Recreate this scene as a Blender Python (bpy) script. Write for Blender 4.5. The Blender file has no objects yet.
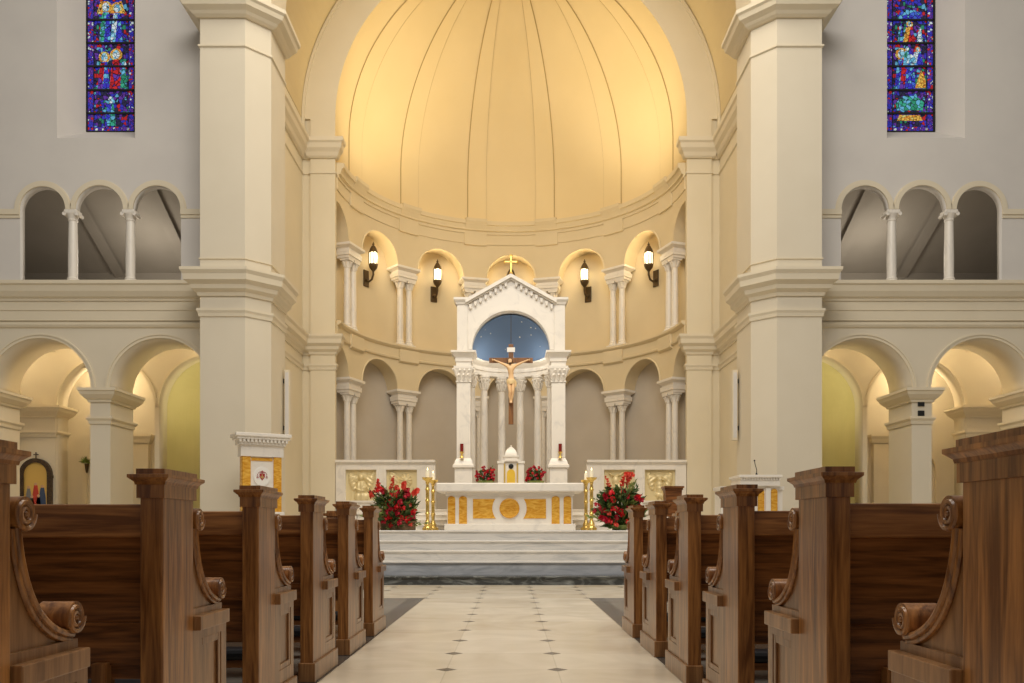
import bpy, bmesh, math, random
from math import sin, cos, pi, sqrt, radians as R
from mathutils import Vector, Matrix
random.seed(7)
C = bpy.context.scene.collection
scn = bpy.context.scene

# ------------------------------------------------------------------ materials
def mat(name, base=(.8,.8,.8), rough=.5, metal=0.0, emit=None, estr=0.0, spec=.5):
    m = bpy.data.materials.new(name); m.use_nodes = True
    b = m.node_tree.nodes['Principled BSDF']
    b.inputs['Base Color'].default_value = (*base, 1)
    b.inputs['Roughness'].default_value = rough
    b.inputs['Metallic'].default_value = metal
    b.inputs['Specular IOR Level'].default_value = spec
    if emit:
        b.inputs['Emission Color'].default_value = (*emit, 1)
        b.inputs['Emission Strength'].default_value = estr
    return m

def nodes(m):
    nt = m.node_tree
    return nt, nt.nodes['Principled BSDF']

def noise_mat(name, c1, c2, scale=(1,1,1), ns=4.0, detail=6, rough=.5, lo=.35, hi=.65, bump=0.0, metal=0.0, dist=0.0, spec=.5):
    m = mat(name, c1, rough, metal, spec=spec); nt, b = nodes(m)
    tc = nt.nodes.new('ShaderNodeTexCoord'); mp = nt.nodes.new('ShaderNodeMapping')
    mp.inputs['Scale'].default_value = scale
    nz = nt.nodes.new('ShaderNodeTexNoise'); nz.inputs['Scale'].default_value = ns
    nz.inputs['Detail'].default_value = detail; nz.inputs['Distortion'].default_value = dist
    cr = nt.nodes.new('ShaderNodeValToRGB')
    cr.color_ramp.elements[0].position = lo; cr.color_ramp.elements[0].color = (*c1, 1)
    cr.color_ramp.elements[1].position = hi; cr.color_ramp.elements[1].color = (*c2, 1)
    L = nt.links.new
    L(tc.outputs['Object'], mp.inputs['Vector']); L(mp.outputs['Vector'], nz.inputs['Vector'])
    L(nz.outputs['Fac'], cr.inputs['Fac']); L(cr.outputs['Color'], b.inputs['Base Color'])
    if bump:
        bp = nt.nodes.new('ShaderNodeBump'); bp.inputs['Strength'].default_value = bump
        bp.inputs['Distance'].default_value = .01
        L(nz.outputs['Fac'], bp.inputs['Height']); L(bp.outputs['Normal'], b.inputs['Normal'])
    return m

def wood_mat(name, dark, light, scale, rough=.32):
    m = mat(name, dark, rough); nt, b = nodes(m); L = nt.links.new
    tc = nt.nodes.new('ShaderNodeTexCoord'); mp = nt.nodes.new('ShaderNodeMapping')
    mp.inputs['Scale'].default_value = scale
    oi = nt.nodes.new('ShaderNodeObjectInfo')
    ad = nt.nodes.new('ShaderNodeVectorMath'); ad.operation = 'ADD'
    mu = nt.nodes.new('ShaderNodeMath'); mu.operation = 'MULTIPLY'; mu.inputs[1].default_value = 13.0
    L(oi.outputs['Random'], mu.inputs[0])
    L(tc.outputs['Object'], mp.inputs['Vector']); L(mp.outputs['Vector'], ad.inputs[0]); L(mu.outputs[0], ad.inputs[1])
    n1 = nt.nodes.new('ShaderNodeTexNoise'); n1.inputs['Scale'].default_value = 2.2; n1.inputs['Detail'].default_value = 8
    n1.inputs['Distortion'].default_value = 1.2
    n2 = nt.nodes.new('ShaderNodeTexNoise'); n2.inputs['Scale'].default_value = 14; n2.inputs['Detail'].default_value = 4
    mx = nt.nodes.new('ShaderNodeMath'); mx.operation = 'MULTIPLY_ADD'; mx.inputs[1].default_value = .35
    L(ad.outputs[0], n1.inputs['Vector']); L(ad.outputs[0], n2.inputs['Vector'])
    L(n2.outputs['Fac'], mx.inputs[0]); L(n1.outputs['Fac'], mx.inputs[2])
    cr = nt.nodes.new('ShaderNodeValToRGB')
    cr.color_ramp.elements[0].position = .50; cr.color_ramp.elements[0].color = (*dark, 1)
    cr.color_ramp.elements[1].position = .90; cr.color_ramp.elements[1].color = (*light, 1)
    L(mx.outputs[0], cr.inputs['Fac']); L(cr.outputs['Color'], b.inputs['Base Color'])
    bp = nt.nodes.new('ShaderNodeBump'); bp.inputs['Strength'].default_value = .08; bp.inputs['Distance'].default_value = .004
    L(mx.outputs[0], bp.inputs['Height']); L(bp.outputs['Normal'], b.inputs['Normal'])
    b.inputs['Coat Weight'].default_value = .15; b.inputs['Coat Roughness'].default_value = .2
    return m

M = {}
M['wall_grey'] = noise_mat('grey_plaster', (.66,.625,.585), (.69,.655,.61), ns=1.5, rough=.85, spec=.2)
M['cream'] = noise_mat('cream_plaster', (.715,.64,.50), (.735,.66,.52), ns=1.5, rough=.8, spec=.2)
M['cornice'] = noise_mat('cream_moulding', (.735,.65,.49), (.755,.67,.51), ns=2, rough=.7, spec=.25)
M['apse'] = noise_mat('apse_plaster', (.72,.60,.39), (.75,.63,.42), ns=1.2, rough=.8, spec=.2)
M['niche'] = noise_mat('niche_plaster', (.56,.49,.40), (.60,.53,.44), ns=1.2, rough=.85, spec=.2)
M['dome'] = noise_mat('dome_plaster', (.80,.64,.36), (.83,.67,.39), ns=.6, rough=.7, spec=.25)
M['sanct'] = noise_mat('sanctuary_plaster', (.74,.65,.475), (.76,.67,.495), ns=1.2, rough=.8, spec=.2)
M['barrel'] = noise_mat('vault_plaster', (.68,.55,.32), (.70,.57,.34), ns=1.0, rough=.8, spec=.2)
M['seam'] = mat('dome_seam', (.46,.33,.14), .7)
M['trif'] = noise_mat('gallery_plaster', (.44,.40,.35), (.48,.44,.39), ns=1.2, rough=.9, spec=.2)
M['green'] = noise_mat('olive_plaster', (.60,.535,.28), (.64,.57,.31), ns=1.2, rough=.85, spec=.2)
M['marble'] = noise_mat('white_marble', (.84,.785,.70), (.73,.685,.62), ns=3, detail=10, lo=.52, hi=.72, rough=.3, dist=1.5)
M['marble_col'] = noise_mat('column_marble', (.83,.775,.69), (.70,.655,.60), (2,2,.8), ns=3, detail=10, lo=.50, hi=.74, rough=.35, dist=2.0)
M['marble_step'] = noise_mat('veined_marble', (.76,.735,.69), (.55,.545,.53), (.5,1,2.4), ns=2.6, detail=10, lo=.46, hi=.74, rough=.25, dist=2.2)
M['marble_grey'] = noise_mat('grey_marble', (.56,.575,.60), (.36,.38,.41), (.5,1,2.4), ns=2.6, detail=10, lo=.42, hi=.72, rough=.25, dist=2.2)
M['marble_dark'] = noise_mat('dark_marble', (.055,.06,.06), (.30,.32,.31), (.6,1,1.6), ns=4, detail=10, lo=.48, hi=.78, rough=.2, dist=3.0)
M['onyx'] = noise_mat('yellow_onyx', (.60,.25,.010), (.84,.50,.085), (1,1,3), ns=4, detail=8, lo=.35, hi=.68, rough=.25, dist=2.5)
M['gold'] = mat('gilt_metal', (.86,.60,.16), .3, .55)
M['gold_matte'] = mat('gilt_relief', (.80,.67,.38), .38, .2)
M['door'] = mat('gilt_door', (.86,.56,.06), .35, .15)
M['brass'] = mat('polished_brass', (.78,.55,.16), .25, .8)
M['bronze'] = mat('dark_bronze', (.10,.065,.03), .45, .6)
M['wood_v'] = wood_mat('walnut_upright', (.130,.044,.010), (.47,.205,.060), (13,13,.9), .30)
M['wood_h'] = wood_mat('walnut_lengthwise', (.080,.024,.005), (.36,.135,.036), (.8,9,13), .32)
M['wood_rail'] = wood_mat('walnut_rail', (.16,.055,.014), (.50,.215,.065), (.8,9,13), .30)
M['wood_side'] = wood_mat('walnut_panel', (.17,.072,.024), (.40,.20,.080), (13,9,.9), .30)
M['cross_wood'] = wood_mat('crucifix_wood', (.14,.055,.015), (.30,.13,.04), (6,6,.6))
M['pad'] = mat('black_vinyl', (.012,.012,.014), .45)
M['corpus'] = mat('carved_flesh', (.80,.52,.27), .45)
M['cloth'] = mat('carved_loincloth', (.84,.62,.32), .5)
M['hair'] = mat('carved_hair', (.10,.045,.02), .6)
M['white'] = mat('white_enamel', (.85,.82,.76), .4)
M['lamp'] = mat('lantern_glass', (1,.95,.8), .3, emit=(1,.86,.56), estr=3.2)
M['candle'] = mat('candle_wax', (.92,.86,.70), .4, emit=(1,.85,.5), estr=.15)
M['flame'] = mat('candle_flame', (1,.8,.4), .4, emit=(1,.75,.3), estr=6)
M['red_glass'] = mat('red_votive_glass', (.16,.012,.01), .1, emit=(.4,.02,.01), estr=.12)
M['red_a'] = noise_mat('red_petals', (.62,.004,.014), (.80,.02,.02), ns=20, rough=.5)
M['red_b'] = noise_mat('crimson_petals', (.40,.004,.022), (.60,.01,.035), ns=20, rough=.5)
M['red_c'] = noise_mat('coral_petals', (.85,.06,.03), (.85,.14,.09), ns=20, rough=.5)
M['leaf'] = noise_mat('green_leaves', (.03,.075,.018), (.12,.19,.05), ns=9, rough=.5)
M['leaf_l'] = noise_mat('pale_green_leaves', (.13,.20,.04), (.32,.36,.10), ns=9, rough=.5)
M['basket'] = noise_mat('woven_basket', (.10,.05,.02), (.24,.14,.06), (1,1,6), ns=30, rough=.7, bump=.4)
M['dark_leather'] = mat('black_metal', (.02,.02,.02), .4, .3)
M['crest_red'] = mat('crest_red', (.35,.02,.03), .5)
M['crest_gold'] = mat('crest_gold', (.6,.4,.15), .5)
M['iron'] = mat('window_iron', (.008,.008,.01), .6)
M['icon_frame'] = noise_mat('carved_dark_frame', (.035,.02,.012), (.09,.055,.025), ns=25, rough=.45, bump=.3)
M['icon_gold'] = mat('icon_gold_ground', (.78,.52,.14), .4, .3)
for k, c in dict(robe_red=(.50,.05,.03), robe_blue=(.05,.08,.16), robe_grey=(.22,.22,.22), skin=(.65,.38,.22), robe_green=(.08,.12,.07)).items():
    M[k] = mat('icon_' + k, c, .6)

# vault of the canopy: blue with small pale stars
def vault_mat():
    m = mat('starry_blue', (.075,.13,.24), .6); nt, b = nodes(m); L = nt.links.new
    tc = nt.nodes.new('ShaderNodeTexCoord')
    vo = nt.nodes.new('ShaderNodeTexVoronoi'); vo.inputs['Scale'].default_value = 5.5
    cr = nt.nodes.new('ShaderNodeValToRGB')
    cr.color_ramp.elements[0].position = .07; cr.color_ramp.elements[0].color = (.85,.80,.62,1)
    cr.color_ramp.elements[1].position = .10; cr.color_ramp.elements[1].color = (.10,.165,.285,1)
    L(tc.outputs['Object'], vo.inputs['Vector']); L(vo.outputs['Distance'], cr.inputs['Fac']); L(cr.outputs['Color'], b.inputs['Base Color'])
    return m
M['vault'] = vault_mat()

# stained glass: irregular coloured cells, dark leads, lit from outside
def glass_mat(name, cols, scale, strength=1.0):
    m = mat(name, (.02,.02,.05), .25); nt, b = nodes(m); L = nt.links.new
    tc = nt.nodes.new('ShaderNodeTexCoord')
    vo = nt.nodes.new('ShaderNodeTexVoronoi'); vo.inputs['Scale'].default_value = scale
    ve = nt.nodes.new('ShaderNodeTexVoronoi'); ve.feature = 'DISTANCE_TO_EDGE'; ve.inputs['Scale'].default_value = scale
    sp = nt.nodes.new('ShaderNodeSeparateColor')
    cr = nt.nodes.new('ShaderNodeValToRGB'); cr.color_ramp.interpolation = 'CONSTANT'
    els = cr.color_ramp.elements
    while len(els) < len(cols): els.new(.5)
    for i, c in enumerate(cols):
        els[i].position = i/len(cols); els[i].color = (*c, 1)
    er = nt.nodes.new('ShaderNodeValToRGB')
    er.color_ramp.elements[0].position = .02; er.color_ramp.elements[0].color = (0,0,0,1)
    er.color_ramp.elements[1].position = .09; er.color_ramp.elements[1].color = (1,1,1,1)
    nz = nt.nodes.new('ShaderNodeTexNoise'); nz.inputs['Scale'].default_value = scale*1.7
    mu = nt.nodes.new('ShaderNodeMix'); mu.data_type = 'RGBA'; mu.blend_type = 'MULTIPLY'; mu.inputs['Factor'].default_value = 1
    L(tc.outputs['Object'], vo.inputs['Vector']); L(tc.outputs['Object'], ve.inputs['Vector']); L(tc.outputs['Object'], nz.inputs['Vector'])
    L(vo.outputs['Color'], sp.inputs['Color']); L(sp.outputs[0], cr.inputs['Fac'])
    L(ve.outputs['Distance'], er.inputs['Fac'])
    L(cr.outputs['Color'], mu.inputs[6]); L(er.outputs['Color'], mu.inputs[7])
    L(mu.outputs[2], b.inputs['Base Color']); L(mu.outputs[2], b.inputs['Emission Color'])
    ms = nt.nodes.new('ShaderNodeMath'); ms.operation = 'MULTIPLY'; ms.inputs[1].default_value = strength*2
    L(nz.outputs['Fac'], ms.inputs[0]); L(ms.outputs[0], b.inputs['Emission Strength'])
    return m
GB = (.03,.03,.42); GP = (.10,.03,.30); GR = (.42,.015,.02); GG = (.02,.20,.12); GC = (.10,.35,.55); GY = (.60,.36,.06); GK = (.02,.02,.06); GW = (.5,.6,.65)
M['glass_ground'] = glass_mat('stained_glass_ground', [GB,GK,GP,GB,GG,GK,GB,GR,GC,GK,GP,GK], 17, .48)
M['glass_border'] = glass_mat('stained_glass_border', [GB,GP,GB,GP,GB,GR,GP,GB,GP,GW,GB,GP], 26, .5)
M['glass_blue'] = glass_mat('stained_glass_blue', [GB,GC,GB,(.04,.10,.5)], 15, .62)
M['glass_red'] = glass_mat('stained_glass_red', [GR,(.30,.01,.02),GR,GP], 13, .62)
M['glass_green'] = glass_mat('stained_glass_green', [GG,(.03,.30,.20),GC,GG], 15, .62)
M['glass_gold'] = glass_mat('stained_glass_gold', [GY,(.55,.22,.03),GY,(.5,.45,.15)], 19, .62)
M['glass_pale'] = glass_mat('stained_glass_pale', [GC,GW,(.2,.45,.6),GW], 17, .62)

# floor: cream marble tiles with black diamond insets; grey slate under the pews
def floor_mat():
    m = mat('marble_tile_floor', (.8,.75,.65), .22); nt, b = nodes(m); N = nt.nodes.new; L = nt.links.new
    geo = N('ShaderNodeNewGeometry'); sx = N('ShaderNodeSeparateXYZ'); L(geo.outputs['Position'], sx.inputs[0])
    def mt(op, a, bb=None, c=None):
        n = N('ShaderNodeMath'); n.operation = op
        for i, v in enumerate((a, bb, c)):
            if v is None: continue
            if isinstance(v, (int, float)): n.inputs[i].default_value = v
            else: L(v, n.inputs[i])
        return n.outputs[0]
    X, Y = sx.outputs[0], sx.outputs[1]
    P = .612
    u = mt('DIVIDE', mt('ADD', X, .05-.306), P); v = mt('DIVIDE', mt('SUBTRACT', Y, 4.66), P)
    du = mt('MULTIPLY', mt('ABSOLUTE', mt('SUBTRACT', mt('FRACT', mt('ADD', u, .5)), .5)), P)
    dv = mt('MULTIPLY', mt('ABSOLUTE', mt('SUBTRACT', mt('FRACT', mt('ADD', v, .5)), .5)), P)
    dia = mt('LESS_THAN', mt('ADD', du, dv), .060)
    xc = mt('ABSOLUTE', mt('ADD', X, .05))
    front = mt('GREATER_THAN', Y, 9.5)
    inaisle = mt('LESS_THAN', xc, .5)
    dia = mt('MULTIPLY', dia, mt('MAXIMUM', front, inaisle))
    joint = mt('LESS_THAN', mt('MINIMUM', du, dv), .0035)
    slate = mt('MULTIPLY', mt('GREATER_THAN', xc, .925), mt('LESS_THAN', Y, 9.57))
    strip = mt('MULTIPLY', slate, mt('LESS_THAN', xc, 1.10))
    nz = N('ShaderNodeTexNoise'); nz.inputs['Scale'].default_value = 1.6; nz.inputs['Detail'].default_value = 8; nz.inputs['Distortion'].default_value = 1.6
    L(geo.outputs['Position'], nz.inputs['Vector'])
    wn = N('ShaderNodeTexWhiteNoise'); cb = N('ShaderNodeCombineXYZ')
    L(mt('FLOOR', u), cb.inputs[0]); L(mt('FLOOR', v), cb.inputs[1]); L(cb.outputs[0], wn.inputs['Vector'])
    f = mt('MULTIPLY_ADD', wn.outputs['Value'], .35, mt('MULTIPLY', nz.outputs['Fac'], .65))
    cr = N('ShaderNodeValToRGB')
    cr.color_ramp.elements[0].position = .25; cr.color_ramp.elements[0].color = (.68,.58,.43,1)
    cr.color_ramp.elements[1].position = .75; cr.color_ramp.elements[1].color = (.84,.76,.62,1)
    L(f, cr.inputs['Fac'])
    def mix(fac, a, col):
        n = N('ShaderNodeMix'); n.data_type = 'RGBA'; L(fac, n.inputs['Factor']); L(a, n.inputs[6])
        n.inputs[7].default_value = (*col, 1); return n.outputs[2]
    c = mix(mt('MULTIPLY', joint, .35), cr.outputs['Color'], (.42,.36,.27))
    c = mix(dia, c, (.075,.062,.05))
    c = mix(slate, c, (.205,.185,.155))
    c = mix(strip, c, (.082,.075,.066))
    L(c, b.inputs['Base Color'])
    rg = mt('MULTIPLY_ADD', nz.outputs['Fac'], .15, .16); L(rg, b.inputs['Roughness'])
    return m
M['floor'] = floor_mat()

# ------------------------------------------------------------------ mesh helpers
def obj(name, bm, m, parent=None, smooth=False, flip=False, recalc=True):
    if recalc: bmesh.ops.recalc_face_normals(bm, faces=bm.faces)
    if flip: bmesh.ops.reverse_faces(bm, faces=bm.faces)
    me = bpy.data.meshes.new(name); bm.to_mesh(me); bm.free()
    ms = m if isinstance(m, (list, tuple)) else [m]
    for x in ms: me.materials.append(x)
    if smooth:
        for p in me.polygons: p.use_smooth = True
        try: me.set_sharp_from_angle(angle=R(40))
        except Exception: pass
    o = bpy.data.objects.new(name, me); C.objects.link(o)
    if parent: o.parent = parent
    return o
def inst(name, me, parent, loc=(0,0,0), rot=(0,0,0), scale=(1,1,1)):
    o = bpy.data.objects.new(name, me); C.objects.link(o); o.parent = parent
    o.location = loc; o.rotation_euler = rot; o.scale = scale
    return o
def tag(o, label, cat, group=None, kind=None):
    o['label'] = label; o['category'] = cat
    if group: o['group'] = group
    if kind: o['kind'] = kind
    return o
def thing(name, label, cat, loc=(0,0,0), rz=0, group=None):
    o = bpy.data.objects.new(name, None); C.objects.link(o); o.location = loc; o.rotation_euler = (0,0,rz)
    o.empty_display_size = .1
    return tag(o, label, cat, group)
def struct(name, bm, m, **k):
    o = obj(name, bm, m, **k); o['kind'] = 'structure'; return o
def B(): return bmesh.new()
def bx(bm, x0,x1,y0,y1,z0,z1, mi=0, bev=0):
    vs = [bm.verts.new(p) for p in ((x0,y0,z0),(x1,y0,z0),(x1,y1,z0),(x0,y1,z0),(x0,y0,z1),(x1,y0,z1),(x1,y1,z1),(x0,y1,z1))]
    fs = [bm.faces.new([vs[i] for i in q]) for q in ((3,2,1,0),(4,5,6,7),(0,1,5,4),(1,2,6,5),(2,3,7,6),(3,0,4,7))]
    for f in fs: f.material_index = mi
    if bev:
        es = list({e for f in fs for e in f.edges})
        bmesh.ops.bevel(bm, geom=es, offset=bev, segments=2, affect='EDGES', profile=.5)
    return bm
def lathe(bm, prof, c=(0,0), seg=24, a0=0, a1=2*pi, mi=0, close_ends=False):
    """prof [(r,z)] about the vertical axis at c; angle measured from +Y toward +X"""
    full = abs(a1-a0-2*pi) < 1e-6
    n = seg if full else seg+1
    rows = []
    for i in range(n):
        a = a0+(a1-a0)*i/seg
        rows.append([bm.verts.new((c[0]+max(r,1e-4)*sin(a), c[1]+max(r,1e-4)*cos(a), z)) for r, z in prof])
    for i in range(seg):
        p, q = rows[i], rows[(i+1) % n]
        for j in range(len(prof)-1):
            f = bm.faces.new((p[j], q[j], q[j+1], p[j+1])); f.material_index = mi
    if close_ends and not full:
        bm.faces.new(rows[0]); bm.faces.new(rows[-1][::-1])
    if full:
        for j in (0, -1):
            if prof[j][0] > 1e-3: bm.faces.new([r[j] for r in rows])
    return bm
def tube(bm, pts, r, seg=8, mi=0):
    pts = [Vector(p) for p in pts]; rr = r if isinstance(r, (list,tuple)) else [r]*len(pts)
    rings = []; prev = None
    for i, p in enumerate(pts):
        d = (pts[min(i+1,len(pts)-1)]-pts[max(i-1,0)]).normalized()
        if prev is None: u = d.orthogonal().normalized()
        else:
            u = prev - d*prev.dot(d)
            u = u.normalized() if u.length > 1e-6 else d.orthogonal().normalized()
        prev = u; w = d.cross(u)
        rings.append([bm.verts.new(p+(u*cos(2*pi*k/seg)+w*sin(2*pi*k/seg))*rr[i]) for k in range(seg)])
    for a, b in zip(rings, rings[1:]):
        for k in range(seg):
            f = bm.faces.new((a[k], a[(k+1)%seg], b[(k+1)%seg], b[k])); f.material_index = mi
    for ring in (rings[0][::-1], rings[-1]):
        f = bm.faces.new(ring); f.material_index = mi
    return bm
def sweep(bm, prof, path, side=1, closed=False, mi=0):
    """prof [(out,z)] closed polygon swept along xy path, out measured to one side"""
    P = [Vector(p) for p in path]; n = len(P)
    nor = []
    segs = n if closed else n-1
    for i in range(segs):
        d = (P[(i+1)%n]-P[i]).normalized(); nor.append(Vector((d.y,-d.x))*side)
    rows = []
    for i in range(n):
        if closed: a, b = nor[i-1], nor[i]
        else: a, b = nor[max(i-1,0)], nor[min(i,segs-1)]
        m = (a+b)/(1+a.dot(b))
        rows.append([bm.verts.new((P[i].x+m.x*o, P[i].y+m.y*o, z)) for o, z in prof])
    k = len(prof)
    for i in range(segs):
        p, q = rows[i], rows[(i+1)%n]
        for j in range(k):
            f = bm.faces.new((p[j], q[j], q[(j+1)%k], p[(j+1)%k])); f.material_index = mi
    if not closed:
        bm.faces.new(rows[0][::-1]); bm.faces.new(rows[-1])
    return bm
def prism_y(bm, poly, y0, y1, mi=0):
    """poly [(x,z)] extruded along y"""
    a = [bm.verts.new((x,y0,z)) for x,z in poly]; b = [bm.verts.new((x,y1,z)) for x,z in poly]
    n = len(poly)
    fs = [bm.faces.new(a), bm.faces.new(b[::-1])]
    for i in range(n): fs.append(bm.faces.new((a[i], b[i], b[(i+1)%n], a[(i+1)%n])))
    for f in fs: f.material_index = mi
    return bm
def prism_x(bm, poly, x0, x1, mi=0):
    """poly [(y,z)] extruded along x"""
    a = [bm.verts.new((x0,y,z)) for y,z in poly]; b = [bm.verts.new((x1,y,z)) for y,z in poly]
    n = len(poly)
    fs = [bm.faces.new(a), bm.faces.new(b[::-1])]
    for i in range(n): fs.append(bm.faces.new((a[i], b[i], b[(i+1)%n], a[(i+1)%n])))
    for f in fs: f.material_index = mi
    return bm
def prism_z(bm, poly, z0, z1, mi=0):
    a = [bm.verts.new((x,y,z0)) for x,y in poly]; b = [bm.verts.new((x,y,z1)) for x,y in poly]
    n = len(poly)
    fs = [bm.faces.new(a), bm.faces.new(b[::-1])]
    for i in range(n): fs.append(bm.faces.new((a[i], b[i], b[(i+1)%n], a[(i+1)%n])))
    for f in fs: f.material_index = mi
    return bm
def arch_ring(bm, cx, cz, r0, r1, y0, y1, seg=32, leg=0, a0=0, a1=pi, mi=0):
    """half ring in the xz plane, extruded in y, with optional straight legs downward"""
    pts = []
    if leg: pts.append((1, 0, -leg))
    for i in range(seg+1):
        a = a0+(a1-a0)*i/seg; pts.append((cos(a), sin(a), 0))
    if leg: pts.append((-1, 0, -leg))
    rows = []
    for c, s, dz in pts:
        rows.append([bm.verts.new((cx+r*c, y, cz+r*s+dz)) for r, y in ((r0,y0),(r1,y0),(r1,y1),(r0,y1))])
    for p, q in zip(rows, rows[1:]):
        for j in range(4):
            f = bm.faces.new((p[j], q[j], q[(j+1)%4], p[(j+1)%4])); f.material_index = mi
    bm.faces.new(rows[0][::-1]); bm.faces.new(rows[-1])
    return bm
def holed(outer, holes, y0, y1):
    """flat wall in the xz plane with holes -> bmesh (extruded from y0 to y1)"""
    cu = bpy.data.curves.new('tmp', 'CURVE'); cu.dimensions = '2D'; cu.fill_mode = 'BOTH'; cu.extrude = (y1-y0)/2
    for poly in [outer]+holes:
        s = cu.splines.new('POLY'); s.points.add(len(poly)-1); s.use_cyclic_u = True
        for p, (x,z) in zip(s.points, poly): p.co = (x,z,0,1)
    o = bpy.data.objects.new('tmp', cu); C.objects.link(o)
    me = bpy.data.meshes.new_from_object(o.evaluated_get(bpy.context.evaluated_depsgraph_get()))
    bm = bmesh.new(); bm.from_mesh(me)
    bpy.data.objects.remove(o); bpy.data.curves.remove(cu); bpy.data.meshes.remove(me)
    for v in bm.verts: v.co = Vector((v.co.x, (y0+y1)/2 + v.co.z, v.co.y))
    bmesh.ops.remove_doubles(bm, verts=bm.verts, dist=1e-5)
    return bm
def arch_poly(cx, r, z0, zs, n=28):
    return [(cx-r,z0),(cx+r,z0)]+[(cx+r*cos(pi*i/n), zs+r*sin(pi*i/n)) for i in range(n+1)]
def ball(bm, c, r, u=10, v=7, sc=(1,1,1), mi=0):
    mtx = Matrix.Translation(c) @ Matrix.Diagonal((*[r*s for s in sc],1))
    res = bmesh.ops.create_uvsphere(bm, u_segments=u, v_segments=v, radius=1, matrix=mtx)
    for f in {f for vv in res['verts'] for f in vv.link_faces}: f.material_index = mi
    return bm
def mirror(bm):
    for v in bm.verts: v.co.x = -v.co.x
    return bm
def S(bm, s):
    return mirror(bm) if s > 0 else bm        # everything lateral is designed on the left (x<0)

side_word = {-1: 'left', 1: 'right'}

# ------------------------------------------------------------------ camera
cam = bpy.data.cameras.new('camera'); co = bpy.data.objects.new('camera', cam); C.objects.link(co)
co.location = (0,0,.77); co.rotation_euler = (pi/2,0,0)
cam.sensor_width = 36; cam.lens = 36*845/1024; cam.shift_x = 1/1024; cam.shift_y = (530-341.5)/1024
cam.clip_end = 200
scn.camera = co

# ------------------------------------------------------------------ floor, steps, platform
struct('floor', bx(B(), -14,14,-4,23,-.2,0), M['floor'])
zs = [.125,.317,.467,.612,.765]; ys = [11.83,12.16,12.5,12.85,13.2]
st = thing('altar_steps', 'wide flight of pale veined marble steps with a dark marble foot, below the altar', 'steps', (0,11.83,0))
def at0(o, p):           # parent keeping world placement
    o.parent = p; o.matrix_parent_inverse = Matrix.Translation(-Vector(p.location)); return o
prev = 0
for i,(z,y) in enumerate(zip(zs,ys)):
    b = B(); y1 = ys[i+1]+.02 if i < 4 else 14.0
    bx(b, -5.15,5.15, y, y1+.0, prev if i else 0, z-.028)
    bx(b, -5.19,5.19, y-.025, y1, z-.028, z, 1, bev=.008)
    m0 = M['marble_dark'] if i == 0 else M['marble_grey'] if i == 1 else M['marble_step']
    o = at0(obj('step', b, [m0, M['marble_dark'] if i == 0 else M['marble']]), st)
    o['label'] = ['dark green-black marble bottom step','blue-grey marble step','veined white marble step','veined white marble step','top marble step at the platform edge'][i]
    prev = z-.03
struct('floor_sanctuary', bx(B(), -5.1,5.1,14.0,25,.0,.765), M['marble_step'])

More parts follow.
